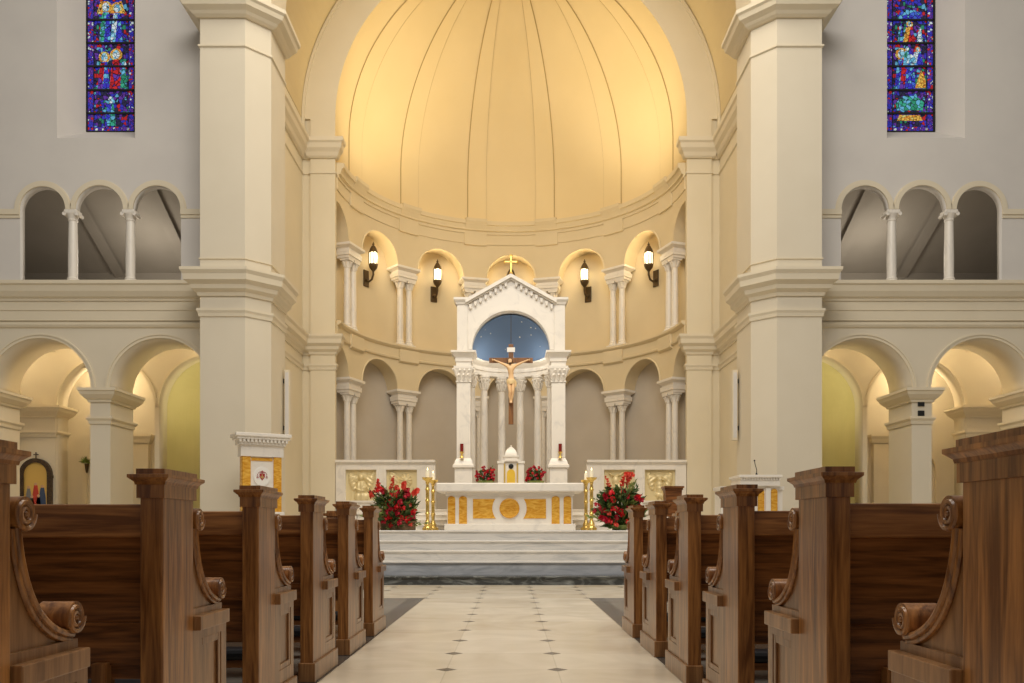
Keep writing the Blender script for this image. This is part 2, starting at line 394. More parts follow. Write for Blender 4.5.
# ------------------------------------------------------------------ transept walls with arches, triforium and window
PF = 15.8
for s in (-1,1):
    w = side_word[s]
    holes = []
    def gallery(spans):
        p = [(spans[0][0],5.385),(spans[-1][1],5.385)]
        for x0,x1 in spans[::-1]:
            r = (x1-x0)/2; p += [((x0+x1)/2+r*cos(pi*i/28), 6.76+r*sin(pi*i/28)) for i in range(29)]
        return p
    holes.append(gallery(((-9.18,-8.32),(-8.14,-7.24),(-7.06,-6.17)))); holes.append(gallery(((-12.14,-11.28),(-11.10,-10.24))))
    def archup(cx): return [(cx-.95*cos(pi*i/28), 3.412+.95*sin(pi*i/28)) for i in range(29)]
    low = holed([(-14,5.0),(-14,0),(-12.02,0)]+sum((archup(c) for c in (-11.06,-8.80,-6.55)),[])+[(-5.525,3.412),(-5.525,5.0)], [], PF, PF+.95)
    struct('wall_arcade_'+w, S(low, s), M['cream'])
    wx0,wx1 = -8.49,-7.03
    win = [(wx0,8.10),(wx1,8.10),(wx1,13.2),(wx0,13.2)]
    up = holed([(-14,5.0),(-5.525,5.0),(-5.525,13.5),(-14,13.5)], holes+[win], PF, PF+.16)
    struct('wall_upper_'+w, S(up, s), M['wall_grey'])
    # splayed window reveal
    b = B(); gx0,gx1,gz,gy = -8.226,-7.294,8.49,16.39
    q = [(wx0,PF,8.10),(wx1,PF,8.10),(wx1,PF,13.4),(wx0,PF,13.4)]; g = [(gx0,gy,gz),(gx1,gy,gz),(gx1,gy,13.4),(gx0,gy,13.4)]
    vq = [b.verts.new((x,y+.002,z)) for x,y,z in q]; vg = [b.verts.new(p) for p in g]
    for i in (0,1,3): b.faces.new((vq[i], vq[(i+1)%4], vg[(i+1)%4], vg[i]))
    struct('trim_window_reveal_'+w, S(b, s), M['wall_grey'], recalc=False)
    # cornice above the arcade, string courses
    b = B()
    sweep(b, [(0,5.39),(.20,5.39),(.20,5.33),(.17,5.30),(.15,5.20),(.10,5.11),(.06,5.08),(.05,5.04),(0,5.04)], [(-14,PF),(-5.53,PF)])
    sweep(b, [(0,5.04),(.03,5.04),(.03,4.68),(.0,4.68)], [(-14,PF),(-5.53,PF)])
    sweep(b, [(0,4.64),(.05,4.64),(.05,4.60),(.03,4.56),(0,4.54)], [(-14,PF),(-5.53,PF)])
    sweep(b, [(0,4.90),(.045,4.90),(.045,4.87),(0,4.85)], [(-14,PF),(-5.53,PF)])
    struct('trim_cornice_'+w, S(b, s), M['cornice'])
    # impost band beside the triforium
    b = B()
    for x0,x1 in ((-10.2,-9.18),(-6.17,-5.53)):
        bx(b, x0,x1, PF-.04,PF, 6.66,6.76); bx(b, x0, x1, PF-.02, PF, 6.60,6.66)
    for cx,r in ((-8.75,.43),(-7.69,.45),(-6.615,.445),(-10.67,.43)):
        arch_ring(b, cx, 6.76, r, r+.085, PF-.03, PF)
        arch_ring(b, cx, 6.76, r+.085, r+.105, PF-.015, PF)
    struct('trim_gallery_arches_'+w, S(b, s), M['cornice'])
    # archivolts of the arcade
    b = B()
    for cx in (-8.80,-6.55,-11.06):
        arch_ring(b, cx, 3.41, .95, 1.00, PF-.02, PF); arch_ring(b, cx, 3.41, 1.00, 1.03, PF-.035, PF)
    struct('trim_arcade_arches_'+w, S(b, s), M['cornice'])
    # gallery behind the triforium
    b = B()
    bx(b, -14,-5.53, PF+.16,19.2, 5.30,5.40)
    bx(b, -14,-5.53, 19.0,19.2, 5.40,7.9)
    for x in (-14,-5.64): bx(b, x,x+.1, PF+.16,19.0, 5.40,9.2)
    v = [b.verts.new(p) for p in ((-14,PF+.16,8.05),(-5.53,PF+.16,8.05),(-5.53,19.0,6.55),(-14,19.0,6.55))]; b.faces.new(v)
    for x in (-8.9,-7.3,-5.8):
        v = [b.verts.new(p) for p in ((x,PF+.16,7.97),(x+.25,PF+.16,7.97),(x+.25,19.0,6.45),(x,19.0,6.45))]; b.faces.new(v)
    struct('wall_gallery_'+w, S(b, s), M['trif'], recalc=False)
    # triforium columns
    for k,(xc) in enumerate((-8.23,-7.15)):
        t = thing('gallery_column', '%s slender white column of the three-arched gallery opening in the %s upper wall' % (('outer','inner')[k], w), 'column', (s*-xc if s>0 else xc, PF+.08, 5.385), group='gallery columns')
        obj('base', lathe(B(), [(.0,0),(.12,0),(.12,.05),(.10,.07),(.105,.10),(.088,.12)], seg=20), M['marble_col'], t, True)
        obj('shaft', lathe(B(), [(.086,.12),(.088,.5),(.076,1.18)], seg=20), M['marble_col'], t, True)
        b = lathe(B(), [(.076,1.17),(.09,1.19),(.08,1.21),(.09,1.24),(.12,1.30)], seg=16); bx(b, -.12,.12,-.11,.11,1.30,1.375, bev=.012)
        for sx in (-1,1):
            tube(b, [(sx*.115,-.11,1.295),(sx*.115,.11,1.295)], .036, 10)
        obj('capital', b, M['marble_col'], t)
    # arcade pillars (free of the wall): moulded capital and shaft
    def pillar(label, x0,x1,y0,y1, zt, nm='arcade_pillar', sock=False):
        t = thing(nm, label, 'pillar', (s*-((x0+x1)/2) if s>0 else (x0+x1)/2,(y0+y1)/2,0), group='arcade pillars')
        hx,hy = (x1-x0)/2,(y1-y0)/2
        path = [(-hx,-hy),(hx,-hy),(hx,hy),(-hx,hy)]
        obj('shaft', bx(B(), -hx,hx,-hy,hy,0,zt-.01), M['cream'], t)
        b = B()
        sweep(b, [(-.02,zt),(.17,zt),(.17,zt-.05),(.15,zt-.06),(.13,zt-.12),(.07,zt-.19),(.04,zt-.21),(.03,zt-.25),(-.02,zt-.25)], path, closed=True)
        obj('capital', b, M['cornice'], t)
        b = B()
        sweep(b, [(-.02,zt-.52),(.06,zt-.52),(.06,zt-.56),(.03,zt-.60),(.02,zt-.66),(-.02,zt-.66)], path, closed=True)
        obj('necking', b, M['cornice'], t)
        b = B(); sweep(b, [(-.02,0),(.09,0),(.09,.22),(.05,.30),(-.02,.30)], path, closed=True)
        obj('base', b, M['cornice'], t)
        return t
    pillar('cream square pillar between the two open arches of the %s wall' % w, -7.865,-7.49,PF-.005,PF+.955, 3.41)
    pillar('cream pillar at the %s edge of the view carrying the outermost arch' % w, -10.12,-9.74,PF-.005,PF+.955, 3.41)
    pillar('cream pillar with lit capital seen through the outer arch on the %s' % w, -10.46,-9.70,18.0,18.45, 3.41, 'chapel_pillar')
    # half pillar against the crossing pier
    b = B(); bx(b, -5.62,-5.525,PF,16.75,0,3.41); sweep(b, [(0,3.41),(.14,3.41),(.14,3.36),(.10,3.28),(.05,3.2),(0,3.18)], [(-5.62,16.8),(-5.62,15.79)], side=-1)
    struct('trim_impost_'+w, S(b, s), M['cornice'])
    # ---- side chapel
    b = holed([(-13,5.25),(-13,0)]+[(-12.75,0)]+[(-11.6-1.14*cos(pi*i/28),3.41+1.14*sin(pi*i/28)) for i in range(29)]+[(-10.46,0),(-9.67,0)]
              +[(-8.635-1.035*cos(pi*i/28),3.41+1.035*sin(pi*i/28)) for i in range(29)]+[(-7.60,0),(-7.5,0)]
              +[(-6.4-1.1*cos(pi*i/28),3.41+1.1*sin(pi*i/28)) for i in range(29)]+[(-5.3,0),(-5.0,0),(-5.0,5.25)], [], 18.02,18.43)
    struct('wall_chapel_'+w, S(b, s), M['cream'])
    b = B()
    for cx,r in ((-8.635,1.035),(-6.4,1.1),(-11.6,1.14)):
        arch_ring(b, cx, 3.41, r, r+.06, 17.99, 18.03)
    struct('trim_chapel_arches_'+w, S(b, s), M['cornice'])
    b = B(); bx(b, -13.2,-7.52,19.6,19.8,0,5.25); bx(b, -7.60,-7.54,18.43,20.5,0,5.25); bx(b,-13.2,-13,PF+.9,19.8,0,5.25)
    struct('wall_chapel_back_'+w, S(b, s), M['cream'])
    b = B(); lathe(b, [(1.12,0),(1.12,3.43)]+[(1.12*cos(pi/2*i/12),3.43+1.12*sin(pi/2*i/12)) for i in range(1,13)], (-6.4,18.9), 32, -pi/2, pi/2)
    arch_ring(b, -6.4, 3.43, 1.12, 1.2, 18.44, 18.92, leg=3.43)
    struct('wall_olive_niche_'+w, S(b, s), M['green'], recalc=False)
    b = B(); bx(b, -13.2,-5.0,PF+.9,20.5,5.25,5.29)
    # cross ribs on the chapel ceiling
    arch = lambda xx: [(16.75+ (18.02-16.75)*i/12, 4.55+.62*sin(pi*i/12)) for i in range(13)]
    for xx in (-7.7,-9.9):
        pts = arch(xx); poly = pts+[(18.02,5.25),(16.75,5.25)]
        prism_x(b, poly, xx-.2, xx+.2)
    struct('ceiling_chapel_'+w, S(b, s), M['cream'])
    b = B(); bx(b, -8.80,-8.36,19.48,19.61,0,2.80)
    sweep(b, [(0,2.97),(.10,2.97),(.10,2.92),(.06,2.86),(.04,2.78),(0,2.76)], [(-8.80,19.6),(-8.80,19.48),(-8.36,19.48),(-8.36,19.6)])
    struct('trim_chapel_pilaster_'+w, S(b, s), M['cornice'])
    # round-headed shallow niche
    b = B(); arch_ring(b, -9.52, 2.2, .30, .38, 19.52, 19.61, leg=1.4)
    struct('trim_chapel_niche_'+w, S(b, s), M['cornice'])

# stained glass windows
def quad(bm, x0,x1,z0,z1,y, mi=0):
    f = bm.faces.new([bm.verts.new(p) for p in ((x0,y,z0),(x1,y,z0),(x1,y,z1),(x0,y,z1))]); f.material_index = mi
def disc(bm, cx, cz, rx, rz, y, n=14):
    bm.faces.new([bm.verts.new((cx+rx*cos(2*pi*i/n), y, cz+rz*sin(2*pi*i/n))) for i in range(n)])
def polyf(bm, pts, y):
    bm.faces.new([bm.verts.new((x,y,z)) for x,z in pts])
for s in (-1,1):
    cx = s*7.76-(.025 if s>0 else 0); zb = 8.49; hw = .466; p = .4536
    t = thing('window_%d' % (1 if s<0 else 2), 'tall narrow stained glass window of deep blue and purple with red figures, %s upper wall' % side_word[s], 'window', (cx,16.40,zb))
    t['kind'] = 'structure'
    b = B(); quad(b, -hw,hw,0,4.8,0); obj('glass', b, M['glass_ground'], t, recalc=False)
    b = B()
    for sx in (-1,1): quad(b, sx*(hw-.065)-.055, sx*(hw-.065)+.055, .02,4.8,-.004)
    quad(b, -hw,hw,.0,.10,-.005)
    obj('border', b, M['glass_border'], t, recalc=False)
    b = B()
    zz = [0.0, .36, .81, 1.27, 1.72, 2.17, 2.62, 3.07, 3.52, 4.0, 4.4]
    for z in zz: bx(b, -hw,hw,-.03,.0,z-.016,z+.016)
    for x in (-hw,hw): bx(b, x-.018,x+.018,-.03,.0,0,4.8)
    for x in (-hw+.135,hw-.135): bx(b, x-.006,x+.006,-.012,.0,0,4.8)
    obj('iron_bars', b, M['iron'], t)
    fig = {k: B() for k in ('glass_blue','glass_red','glass_green','glass_gold','glass_pale')}
    def figure(x, z, h, robe, mantle, halo=True, w=.13, y=-.007):
        if halo: disc(fig['glass_gold'], x, z+h*.84, h*.15, h*.15, y)
        disc(fig['glass_pale'], x, z+h*.84, h*.085, h*.11, y-.001)
        polyf(fig[robe], [(x-w*.8,z),(x+w*.8,z),(x+w*.55,z+h*.5),(x+w*.4,z+h*.72),(x-w*.4,z+h*.72),(x-w*.55,z+h*.5)], y-.0015)
        polyf(fig[mantle], [(x-w,z),(x-w*.3,z),(x+w*.1,z+h*.7),(x-w*.5,z+h*.7),(x-w*.75,z+h*.45)], y-.002)
    if s < 0:
        figure(.10,.83,.80,'glass_red','glass_red'); figure(-.13,.83,.74,'glass_blue','glass_red'); figure(.25,.85,.55,'glass_green','glass_green',False,.07)
        figure(.0,.12,.60,'glass_green','glass_blue',False,.12)
        figure(-.10,1.75,.80,'glass_blue','glass_green'); figure(.12,1.75,.78,'glass_blue','glass_pale')
        figure(.0,2.65,.8,'glass_green','glass_gold')
        polyf(fig['glass_gold'], [(-.28,2.30),(.28,2.30),(.2,2.55),(0,2.45),(-.2,2.55)], -.006)
    else:
        figure(.0,1.74,.42,'glass_red','glass_gold'); figure(-.18,1.74,.34,'glass_blue','glass_green',False,.06); figure(.2,1.74,.30,'glass_pale','glass_pale',False,.06)
        figure(-.16,.84,.8,'glass_red','glass_blue'); figure(.16,1.30,.36,'glass_blue','glass_pale'); figure(.02,.84,.7,'glass_blue','glass_blue',False,.12); figure(-.05,1.30,.38,'glass_pale','glass_green',False,.08)
        polyf(fig['glass_gold'], [(.10,.85),(.31,.85),(.31,1.0),(.22,1.2),(.15,1.0)], -.010)
        polyf(fig['glass_green'], [(-.25,.42),(.25,.42),(.28,.58),(.12,.70),(-.12,.70),(-.28,.56)], -.007)
        polyf(fig['glass_gold'], [(-.25,.22),(.25,.22),(.2,.33),(-.2,.33)], -.007)
        polyf(fig['glass_blue'], [(-.22,2.20),(.22,2.20),(.2,2.32),(.0,2.40),(-.2,2.32)], -.007)
        figure(.0,2.65,.8,'glass_blue','glass_red')
    for k, b in fig.items():
        if len(b.faces): obj('glass_figures', b, M[k], t, recalc=False)
        else: b.free()

# ------------------------------------------------------------------ crossing piers
PIERC = [(-5.52,15.79),(-5.52,15.0),(-4.722,15.0),(-4.36,15.36),(-4.36,16.30)]
PIER = [(-5.52,16.31),(-5.52,15.0),(-4.722,15.0),(-4.36,15.36),(-4.36,16.31)]
COR = [(-.02,5.37),(.27,5.37),(.27,5.32),(.23,5.26),(.22,5.16),(.14,5.10),(.12,5.03),(.05,4.98),(.03,4.92),(-.02,4.92)]
BAND = [(-.02,4.70),(.05,4.70),(.05,4.66),(.03,4.62),(.02,4.56),(-.02,4.55)]
UCOR = [(-.02,9.99),(.30,9.99),(.30,9.90),(.25,9.86),(.22,9.76),(.14,9.68),(.10,9.60),(.05,9.56),(-.02,9.56)]
UBAND = [(-.02,9.24),(.03,9.24),(.03,9.21),(-.02,9.18)]
for s in (-1,1):
    w = side_word[s]
    t = thing('crossing_pier', 'massive cream corner pier with moulded cornices on the %s of the sanctuary' % w, 'pier', (0,0,0))
    obj('shaft', S(prism_z(B(), PIER, 0, 10.495), s), M['cream'], t)
    obj('middle_cornice', S(sweep(sweep(B(), COR, PIERC), BAND, PIERC), s), M['cornice'], t)
    obj('upper_cornice', S(sweep(sweep(B(), [(-.02,10.14),(.30,10.14),(.30,10.07),(.26,10.04),(.23,9.97),(.14,9.92),(.10,9.88),(.05,9.85),(-.02,9.85)], PIERC), [(-.02,9.38),(.03,9.38),(.03,9.35),(-.02,9.32)], PIERC), s), M['cornice'], t)
    obj('attic_band', S(sweep(B(), [(-.02,5.56),(.02,5.58),(.02,5.60),(-.02,5.60)], PIERC), s), M['cornice'], t)
    # flank wall of the sanctuary and jamb of the apse
    WALL = [(-4.95,16.32),(-4.95,20.06),(-4.75,20.06),(-4.75,20.0),(-4.16,20.0),(-4.16,20.12)]
    b = B(); prism_z(b, [(-5.3,16.32),(-4.95,16.32),(-4.95,20.06),(-4.75,20.06),(-4.75,20.0),(-4.16,20.0),(-4.16,20.14),(-5.3,20.6)], 0, 10.5)
    struct('wall_sanctuary_'+w, S(b, s), M['sanct'])
    b = B()
    sc = lambda pr, k: [(o*k if o>0 else o, z) for o,z in pr]
    for pr in (sc(COR,.8), BAND, sc(UCOR,.75), UBAND): sweep(b, pr, WALL)
    struct('trim_sanctuary_cornice_'+w, S(b, s), M['cornice'])

# crossing arch, barrel vault and chancel arch
b = B(); arch_ring(b, 0, 10.5, 4.36, 5.6, 15.0, 16.31, 64)
struct('ceiling_crossing_arch', b, M['cream'])
b = B(); arch_ring(b, 0, 10.525, 4.95, 5.1, 16.315, 20.2, 64)
struct('ceiling_barrel_vault', b, M['barrel'])
b = B(); arch_ring(b, 0, 10.5, 4.16, 5.05, 20.0, 20.14, 64); arch_ring(b, 0, 10.5, 4.88, 4.945, 19.95, 20.02, 64, leg=.5)
struct('trim_chancel_arch', b, M['sanct'])

# ------------------------------------------------------------------ apse
AC = (0,20.0); RI = 4.16; RO = 4.62
def arcwall(bm, z_s, z_t, r_a, bays):
    """curved wall with round arches cut from its lower edge"""
    n = 360; prev = None
    for i in range(n+1):
        th = -pi/2+pi*i/n
        h = z_s
        for bk in bays:
            d = (th-bk)*RI
            if abs(d) < r_a: h = z_s+sqrt(max(r_a*r_a-d*d,0))
        p = [(RI,h),(RI,z_t),(RO,z_t),(RO,h)]
        row = [bm.verts.new((AC[0]+r*sin(th), AC[1]+r*cos(th), z)) for r,z in p]
        if prev:
            bm.faces.new((prev[0],row[0],row[1],prev[1])); bm.faces.new((prev[3],row[3],row[0],prev[0])); 
        prev = row
    return bm
BAYS = [R(28.5*k) for k in range(-3,4)]
b = B(); arcwall(b, 4.58, 5.76, .70, BAYS); arcwall(b, 7.94, 9.60, .70, BAYS)
o = struct('wall_apse_arches', b, M['apse'], recalc=False)
for p in o.data.polygons: p.use_smooth = True
o.data.set_sharp_from_angle(angle=R(35))
b = B(); lathe(b, [(RO,.7),(RO,5.6)], AC, 64, -pi/2, pi/2)
struct('wall_apse_lower', b, M['niche'], smooth=True, recalc=False)
b = B(); lathe(b, [(RO,5.6),(RO,9.4)], AC, 64, -pi/2, pi/2)
struct('wall_apse_upper', b, M['apse'], smooth=True, recalc=False)
# arch hood mouldings following the curve
b = B()
for zsp in (4.58,7.94):
    for bk in BAYS[1:-1]:
        pts = []
        for i in range(33):
            a = pi*i/32; th = bk+.70*cos(a)/RI
            pts.append(((RI-.004)*sin(th), 20+(RI-.004)*cos(th), zsp+.70*sin(a)))
        tube(b, pts, .022, 6)
struct('trim_apse_arches', b, M['apse'], smooth=True)
# ledge between the tiers, frieze blocks, dome cornice
b = B()
lathe(b, [(RO,5.77),(RI-.10,5.77),(RI-.10,5.72),(RI-.06,5.68),(RI-.02,5.66),(RI-.02,5.44),(RI-.06,5.42),(RI-.05,5.38),(RI,5.36)], AC, 72, -pi/2+.036, pi/2-.036, close_ends=True)
lathe(b, [(RI+.02,9.22),(RI-.022,9.22),(RI-.022,8.90),(RI+.02,8.90)], AC, 72, -pi/2+.036, pi/2-.036, close_ends=True)
lathe(b, [(RI+.03,9.18),(RI-.05,9.18),(RI-.05,9.26),(RI-.10,9.27),(RI-.10,9.31),(RI-.14,9.40),(RI-.18,9.41),(RI-.18,9.52),(RI+.03,9.54)], AC, 72, -pi/2+.036, pi/2-.036, close_ends=True)
for k in (-5,-3,-1,1,3,5):
    c = R(14.2*k); hw = R(4.4)
    lathe(b, [(RI+.02,5.66),(RI-.075,5.66),(RI-.075,5.34),(RI-.02,5.30),(RI+.02,5.30)], AC, 5, c-hw, c+hw, close_ends=True)
    lathe(b, [(RI+.02,9.26),(RI-.05,9.26),(RI-.05,8.86),(RI+.02,8.86)], AC, 5, c-hw, c+hw, close_ends=True)
    lathe(b, [(RI+.02,9.56),(RI-.22,9.56),(RI-.22,9.48),(RI-.14,9.36),(RI-.08,9.26),(RI+.02,9.26)], AC, 5, c-hw, c+hw, close_ends=True)
o = struct('trim_apse_ledges', b, M['apse'], smooth=True)
o.data.set_sharp_from_angle(angle=R(18))
# dome
b = B()
prof = [(RI,9.5),(RI,10.5)]+[(RI*cos(pi/2*i/32), 10.5+RI*sin(pi/2*i/32)) for i in range(1,33)]
lathe(b, prof, AC, 96, -pi/2, pi/2)
struct('ceiling_dome', b, M['dome'], smooth=True, recalc=False)
b = B()
for k in (-5,-3,-1,1,3,5):
    sg = 1 if k > 0 else -1
    o_ = R({1:17.2,3:46,5:76}[abs(k)])*sg; i_ = R({1:9.8,3:38,5:67}[abs(k)])*sg
    lathe(b, [(r-.012*(r/RI)-.004 if r>.2 else r, z-(.0 if z<10.5 else .012*(z-10.5)/RI)) for r,z in prof[:-1]], AC, 8, min(o_,i_), max(o_,i_), close_ends=False)
struct('trim_dome_ribs', b, M['dome'], smooth=True, recalc=False)
b = B()
for k in (-5,-3,-1,1,3,5):
    sg = 1 if k > 0 else -1
    for th,rr in ((R({1:17.2,3:46,5:76}[abs(k)])*sg,.013),(R({1:9.8,3:38,5:67}[abs(k)])*sg,.003)):
        pts = [((r-.014)*sin(th), 20+(r-.014)*cos(th), z-(.014*(z-10.5)/RI if z>10.5 else 0)) for r,z in prof[:-1]]
        tube(b, pts, rr, 6)
struct('trim_dome_seams', b, M['seam'], smooth=True)

# paired columns of the apse
def column_meshes(h, r):
    ms = {}
    def keep(name, b, sm=True):
        o = obj(name, b, M['marble_col'], None, sm); me = o.data; bpy.data.objects.remove(o); ms[name] = me
    b = bx(B(), -r*1.5,r*1.5,-r*1.5,r*1.5,0,.06); lathe(b, [(r*1.45,.06),(r*1.5,.08),(r*1.4,.10),(r*1.15,.12),(r*1.25,.15),(r,.18)], seg=20); keep('base', b)
    keep('shaft', lathe(B(), [(r,.18),(r,h*.4),(r*.88,h-.24)], seg=20))
    b = lathe(B(), [(r*.88,h-.24),(r*1.02,h-.225),(r*.9,h-.21),(r*.95,h-.15),(r*1.25,h-.06),(r*1.3,h-.05)], seg=20)
    for i in range(8):
        a = 2*pi*i/8+.39
        tube(b, [(r*.95*cos(a),r*.95*sin(a),h-.2),(r*1.15*cos(a),r*1.15*sin(a),h-.12),(r*1.5*cos(a),r*1.5*sin(a),h-.07),(r*1.45*cos(a),r*1.45*sin(a),h-.095)], r*.2, 6)
    bx(b, -r*1.45,r*1.45,-r*1.45,r*1.45,h-.05,h); keep('capital', b)
    return ms
tiers = {'lower': (.765, 4.215, 4.575), 'upper': (5.77, 7.575, 7.935)}
cm = {k: column_meshes(v[1]-v[0], .088) for k, v in tiers.items()}
imp = B(); path = [(-.30,-.13),(.30,-.13),(.30,.20),(-.30,.20)]
bx(imp, -.29,.29,-.12,.19,0,.35)
sweep(imp, [(-.02,0),(.0,0),(.0,.07),(.025,.07),(.025,.13),(.03,.15),(.03,.19),(.0,.2),(.0,.24),(.03,.26),(.07,.29),(.09,.30),(.09,.36),(-.02,.36)], path, closed=True)
o = obj('impost', imp, M['marble']); imp_me = o.data; bpy.data.objects.remove(o)
where = {-75:'beside the far left jamb', -45:'between the two left wall lanterns', -15:'just left of the central canopy', 15:'just right of the central canopy', 45:'between the two right wall lanterns', 75:'beside the far right jamb'}
wl = {-75:'beside the far left jamb', -45:'above the left pair of gilt reliefs', -15:'behind the canopy on the left', 15:'behind the canopy on the right', 45:'above the right pair of gilt reliefs', 75:'beside the far right jamb'}
for tier,(z0,z1,z2) in tiers.items():
    for d in (-75,-45,-15,15,45,75):
        th = R(d*.95); rc = RI+.14
        ww = (where if tier == 'upper' else wl)[d]
        loc = Vector((rc*sin(th), 20+rc*cos(th), z0)); tv = Vector((cos(th), -sin(th), 0))
        for q in (-1,1):
            t = thing('apse_column', '%s white marble column of the %s-tier pair %s' % (('left','right')[q>0], tier, ww), 'column', loc+tv*q*.15, -th, group='%s columns of the apse' % tier)
            for nm in ('base','shaft','capital'): inst(nm, cm[tier][nm], t)
        o = bpy.data.objects.new('impost_block', imp_me); C.objects.link(o); o.location = (loc.x,loc.y,z1); o.rotation_euler = (0,0,-th)
        tag(o, 'moulded white marble block on the %s-tier column pair %s' % (tier, ww), 'block', '%s impost blocks of the apse' % tier)

# ------------------------------------------------------------------ wall lanterns
def lantern_meshes():
    r = {}
    def keep(name, b, m, sm=False):
        o = obj(name, b, m, None, sm); me = o.data; bpy.data.objects.remove(o); r[name] = me
    keep('wall_plate', bx(B(), -.10,.10,-.03,0,-.22,.22,bev=.012), M['bronze'])
    b = tube(B(), [(0,-.03,-.02),(0,-.12,-.10),(0,-.22,-.06),(0,-.27,.06),(0,-.27,.16)], .028, 8); ball(b, (0,-.06,-.05), .045)
    keep('arm', b, M['bronze'], True)
    keep('bowl', lathe(B(), [(0,.12),(.03,.14),(.05,.17),(.10,.23),(.125,.30),(.12,.335)], (0,-.27), 12), M['bronze'], True)
    keep('glass', lathe(B(), [(.095,.33),(.105,.33),(.105,.64),(.095,.64)], (0,-.27), 12), M['lamp'], True)
    b = lathe(B(), [(.13,.63),(.12,.66),(.09,.74),(.05,.81),(.02,.84),(.035,.86),(.02,.89),(0,.94)], (0,-.27), 12)
    for i in range(8):
        a = 2*pi*i/8; tube(b, [(.115*cos(a),-.27+.115*sin(a),.32),(.115*cos(a),-.27+.115*sin(a),.65)], .013, 5)
    keep('cap', b, M['bronze'], True)
    return r
lm = lantern_meshes()
for d,pl in ((-60,'outermost on the left of the apse'),(-30,'on the left, nearest the canopy'),(0,'behind the gilt cross atop the canopy'),(30,'on the right, nearest the canopy'),(60,'outermost on the right of the apse')):
    th = R(d*.95); rr = RO-.005
    t = thing('wall_lantern', 'glowing bronze wall lantern in an arched recess, %s' % pl, 'lantern', (rr*sin(th), 20+rr*cos(th), 7.47), -th, group='bronze wall lanterns')
    for nm in ('wall_plate','arm','bowl','glass','cap'): inst(nm, lm[nm], t)

# ------------------------------------------------------------------ reredos wings with gilt reliefs
def relief(fn, w, h, n=56):
    b = B(); g = []
    for j in range(n+1):
        row = []
        for i in range(n+1):
            u, v = -1+2*i/n, -1+2*j/n
            row.append(b.verts.new((u*w/2, -max(fn(u,v),0)*.10, v*h/2)))
        g.append(row)
    for j in range(n):
        for i in range(n): b.faces.new((g[j][i], g[j][i+1], g[j+1][i+1], g[j+1][i]))
    return b
def el(u,v,cx,cy,rx,ry,a=0,h=1):
    c_,s_ = cos(a),sin(a); x,y = u-cx,v-cy; x,y = (x*c_+y*s_)/rx,(-x*s_+y*c_)/ry
    d = x*x+y*y
    return h*sqrt(1-d) if d < 1 else 0
def feath(u,v,sg): return .12*sin((v*3+u*sg*2.2)*7)
def wingpair(u,v,z=.2,h=.7):
    m = 0
    for sg in (-1,1):
        w = max(el(u,v,sg*.58,z+.15,.22,.62,sg*-.25,h), el(u,v,sg*.45,z+.35,.3,.25,0,h))
        if w > 0: m = max(m, w+feath(u,v,sg)*.8)
    return m
def f_angel(u,v):
    return max(wingpair(u,v,.05), el(u,v,0,.52,.2,.25,0,1), el(u,v,0,.58,.30,.28,0,.45), el(u,v,0,-.15,.36,.5,0,.9)+(.1*sin(u*22) if abs(u)<.3 and v<.2 else 0), el(u,v,0,-.75,.5,.35,0,.8)+.08*sin(u*18), el(u,v,.2,-.2,.3,.1,.6,1.05), el(u,v,-.15,-.3,.28,.1,-.4,1.05), el(u,v,.1,-.35,.2,.14,.2,1.1))
def f_lion(u,v):
    return max(el(u,v,-.5,.45,.28,.5,.5,.7)+feath(u,v,1)*(el(u,v,-.5,.45,.28,.5,.5)>0), el(u,v,.25,.3,.42,.45,0,.8)+.12*sin(11*math.atan2(v-.3,u-.25))*(el(u,v,.25,.3,.42,.45)>0), el(u,v,.28,.32,.22,.24,0,1.1), el(u,v,.0,-.25,.5,.4,.3,.9), el(u,v,.4,-.6,.14,.4,0,.9), el(u,v,-.4,-.6,.2,.38,.2,.85), el(u,v,-.75,.0,.08,.4,-.4,.6))
def f_ox(u,v):
    return max(el(u,v,.5,.4,.26,.5,-.4,.7)+feath(u,v,-1)*(el(u,v,.5,.4,.26,.5,-.4)>0), el(u,v,-.2,.3,.26,.34,.2,1), el(u,v,-.5,.68,.22,.07,-.5,.8), el(u,v,.1,.70,.22,.07,.5,.8), el(u,v,.05,-.2,.52,.42,-.2,.9), el(u,v,-.4,-.65,.14,.36,0,.9), el(u,v,.4,-.65,.16,.36,0,.85), el(u,v,-.22,.05,.15,.12,0,1.15))
def f_eagle(u,v):
    return max(wingpair(u,v,.1,.8), el(u,v,0,.38,.15,.2,0,1), el(u,v,.1,.38,.14,.06,-.3,1.05), el(u,v,0,-.1,.24,.5,0,.95)+.08*sin(v*24)*(abs(u)<.2), el(u,v,0,-.62,.3,.22,0,.75), el(u,v,-.14,-.72,.07,.2,0,1), el(u,v,.14,-.72,.07,.2,0,1))
rel = {}
YR = 19.96
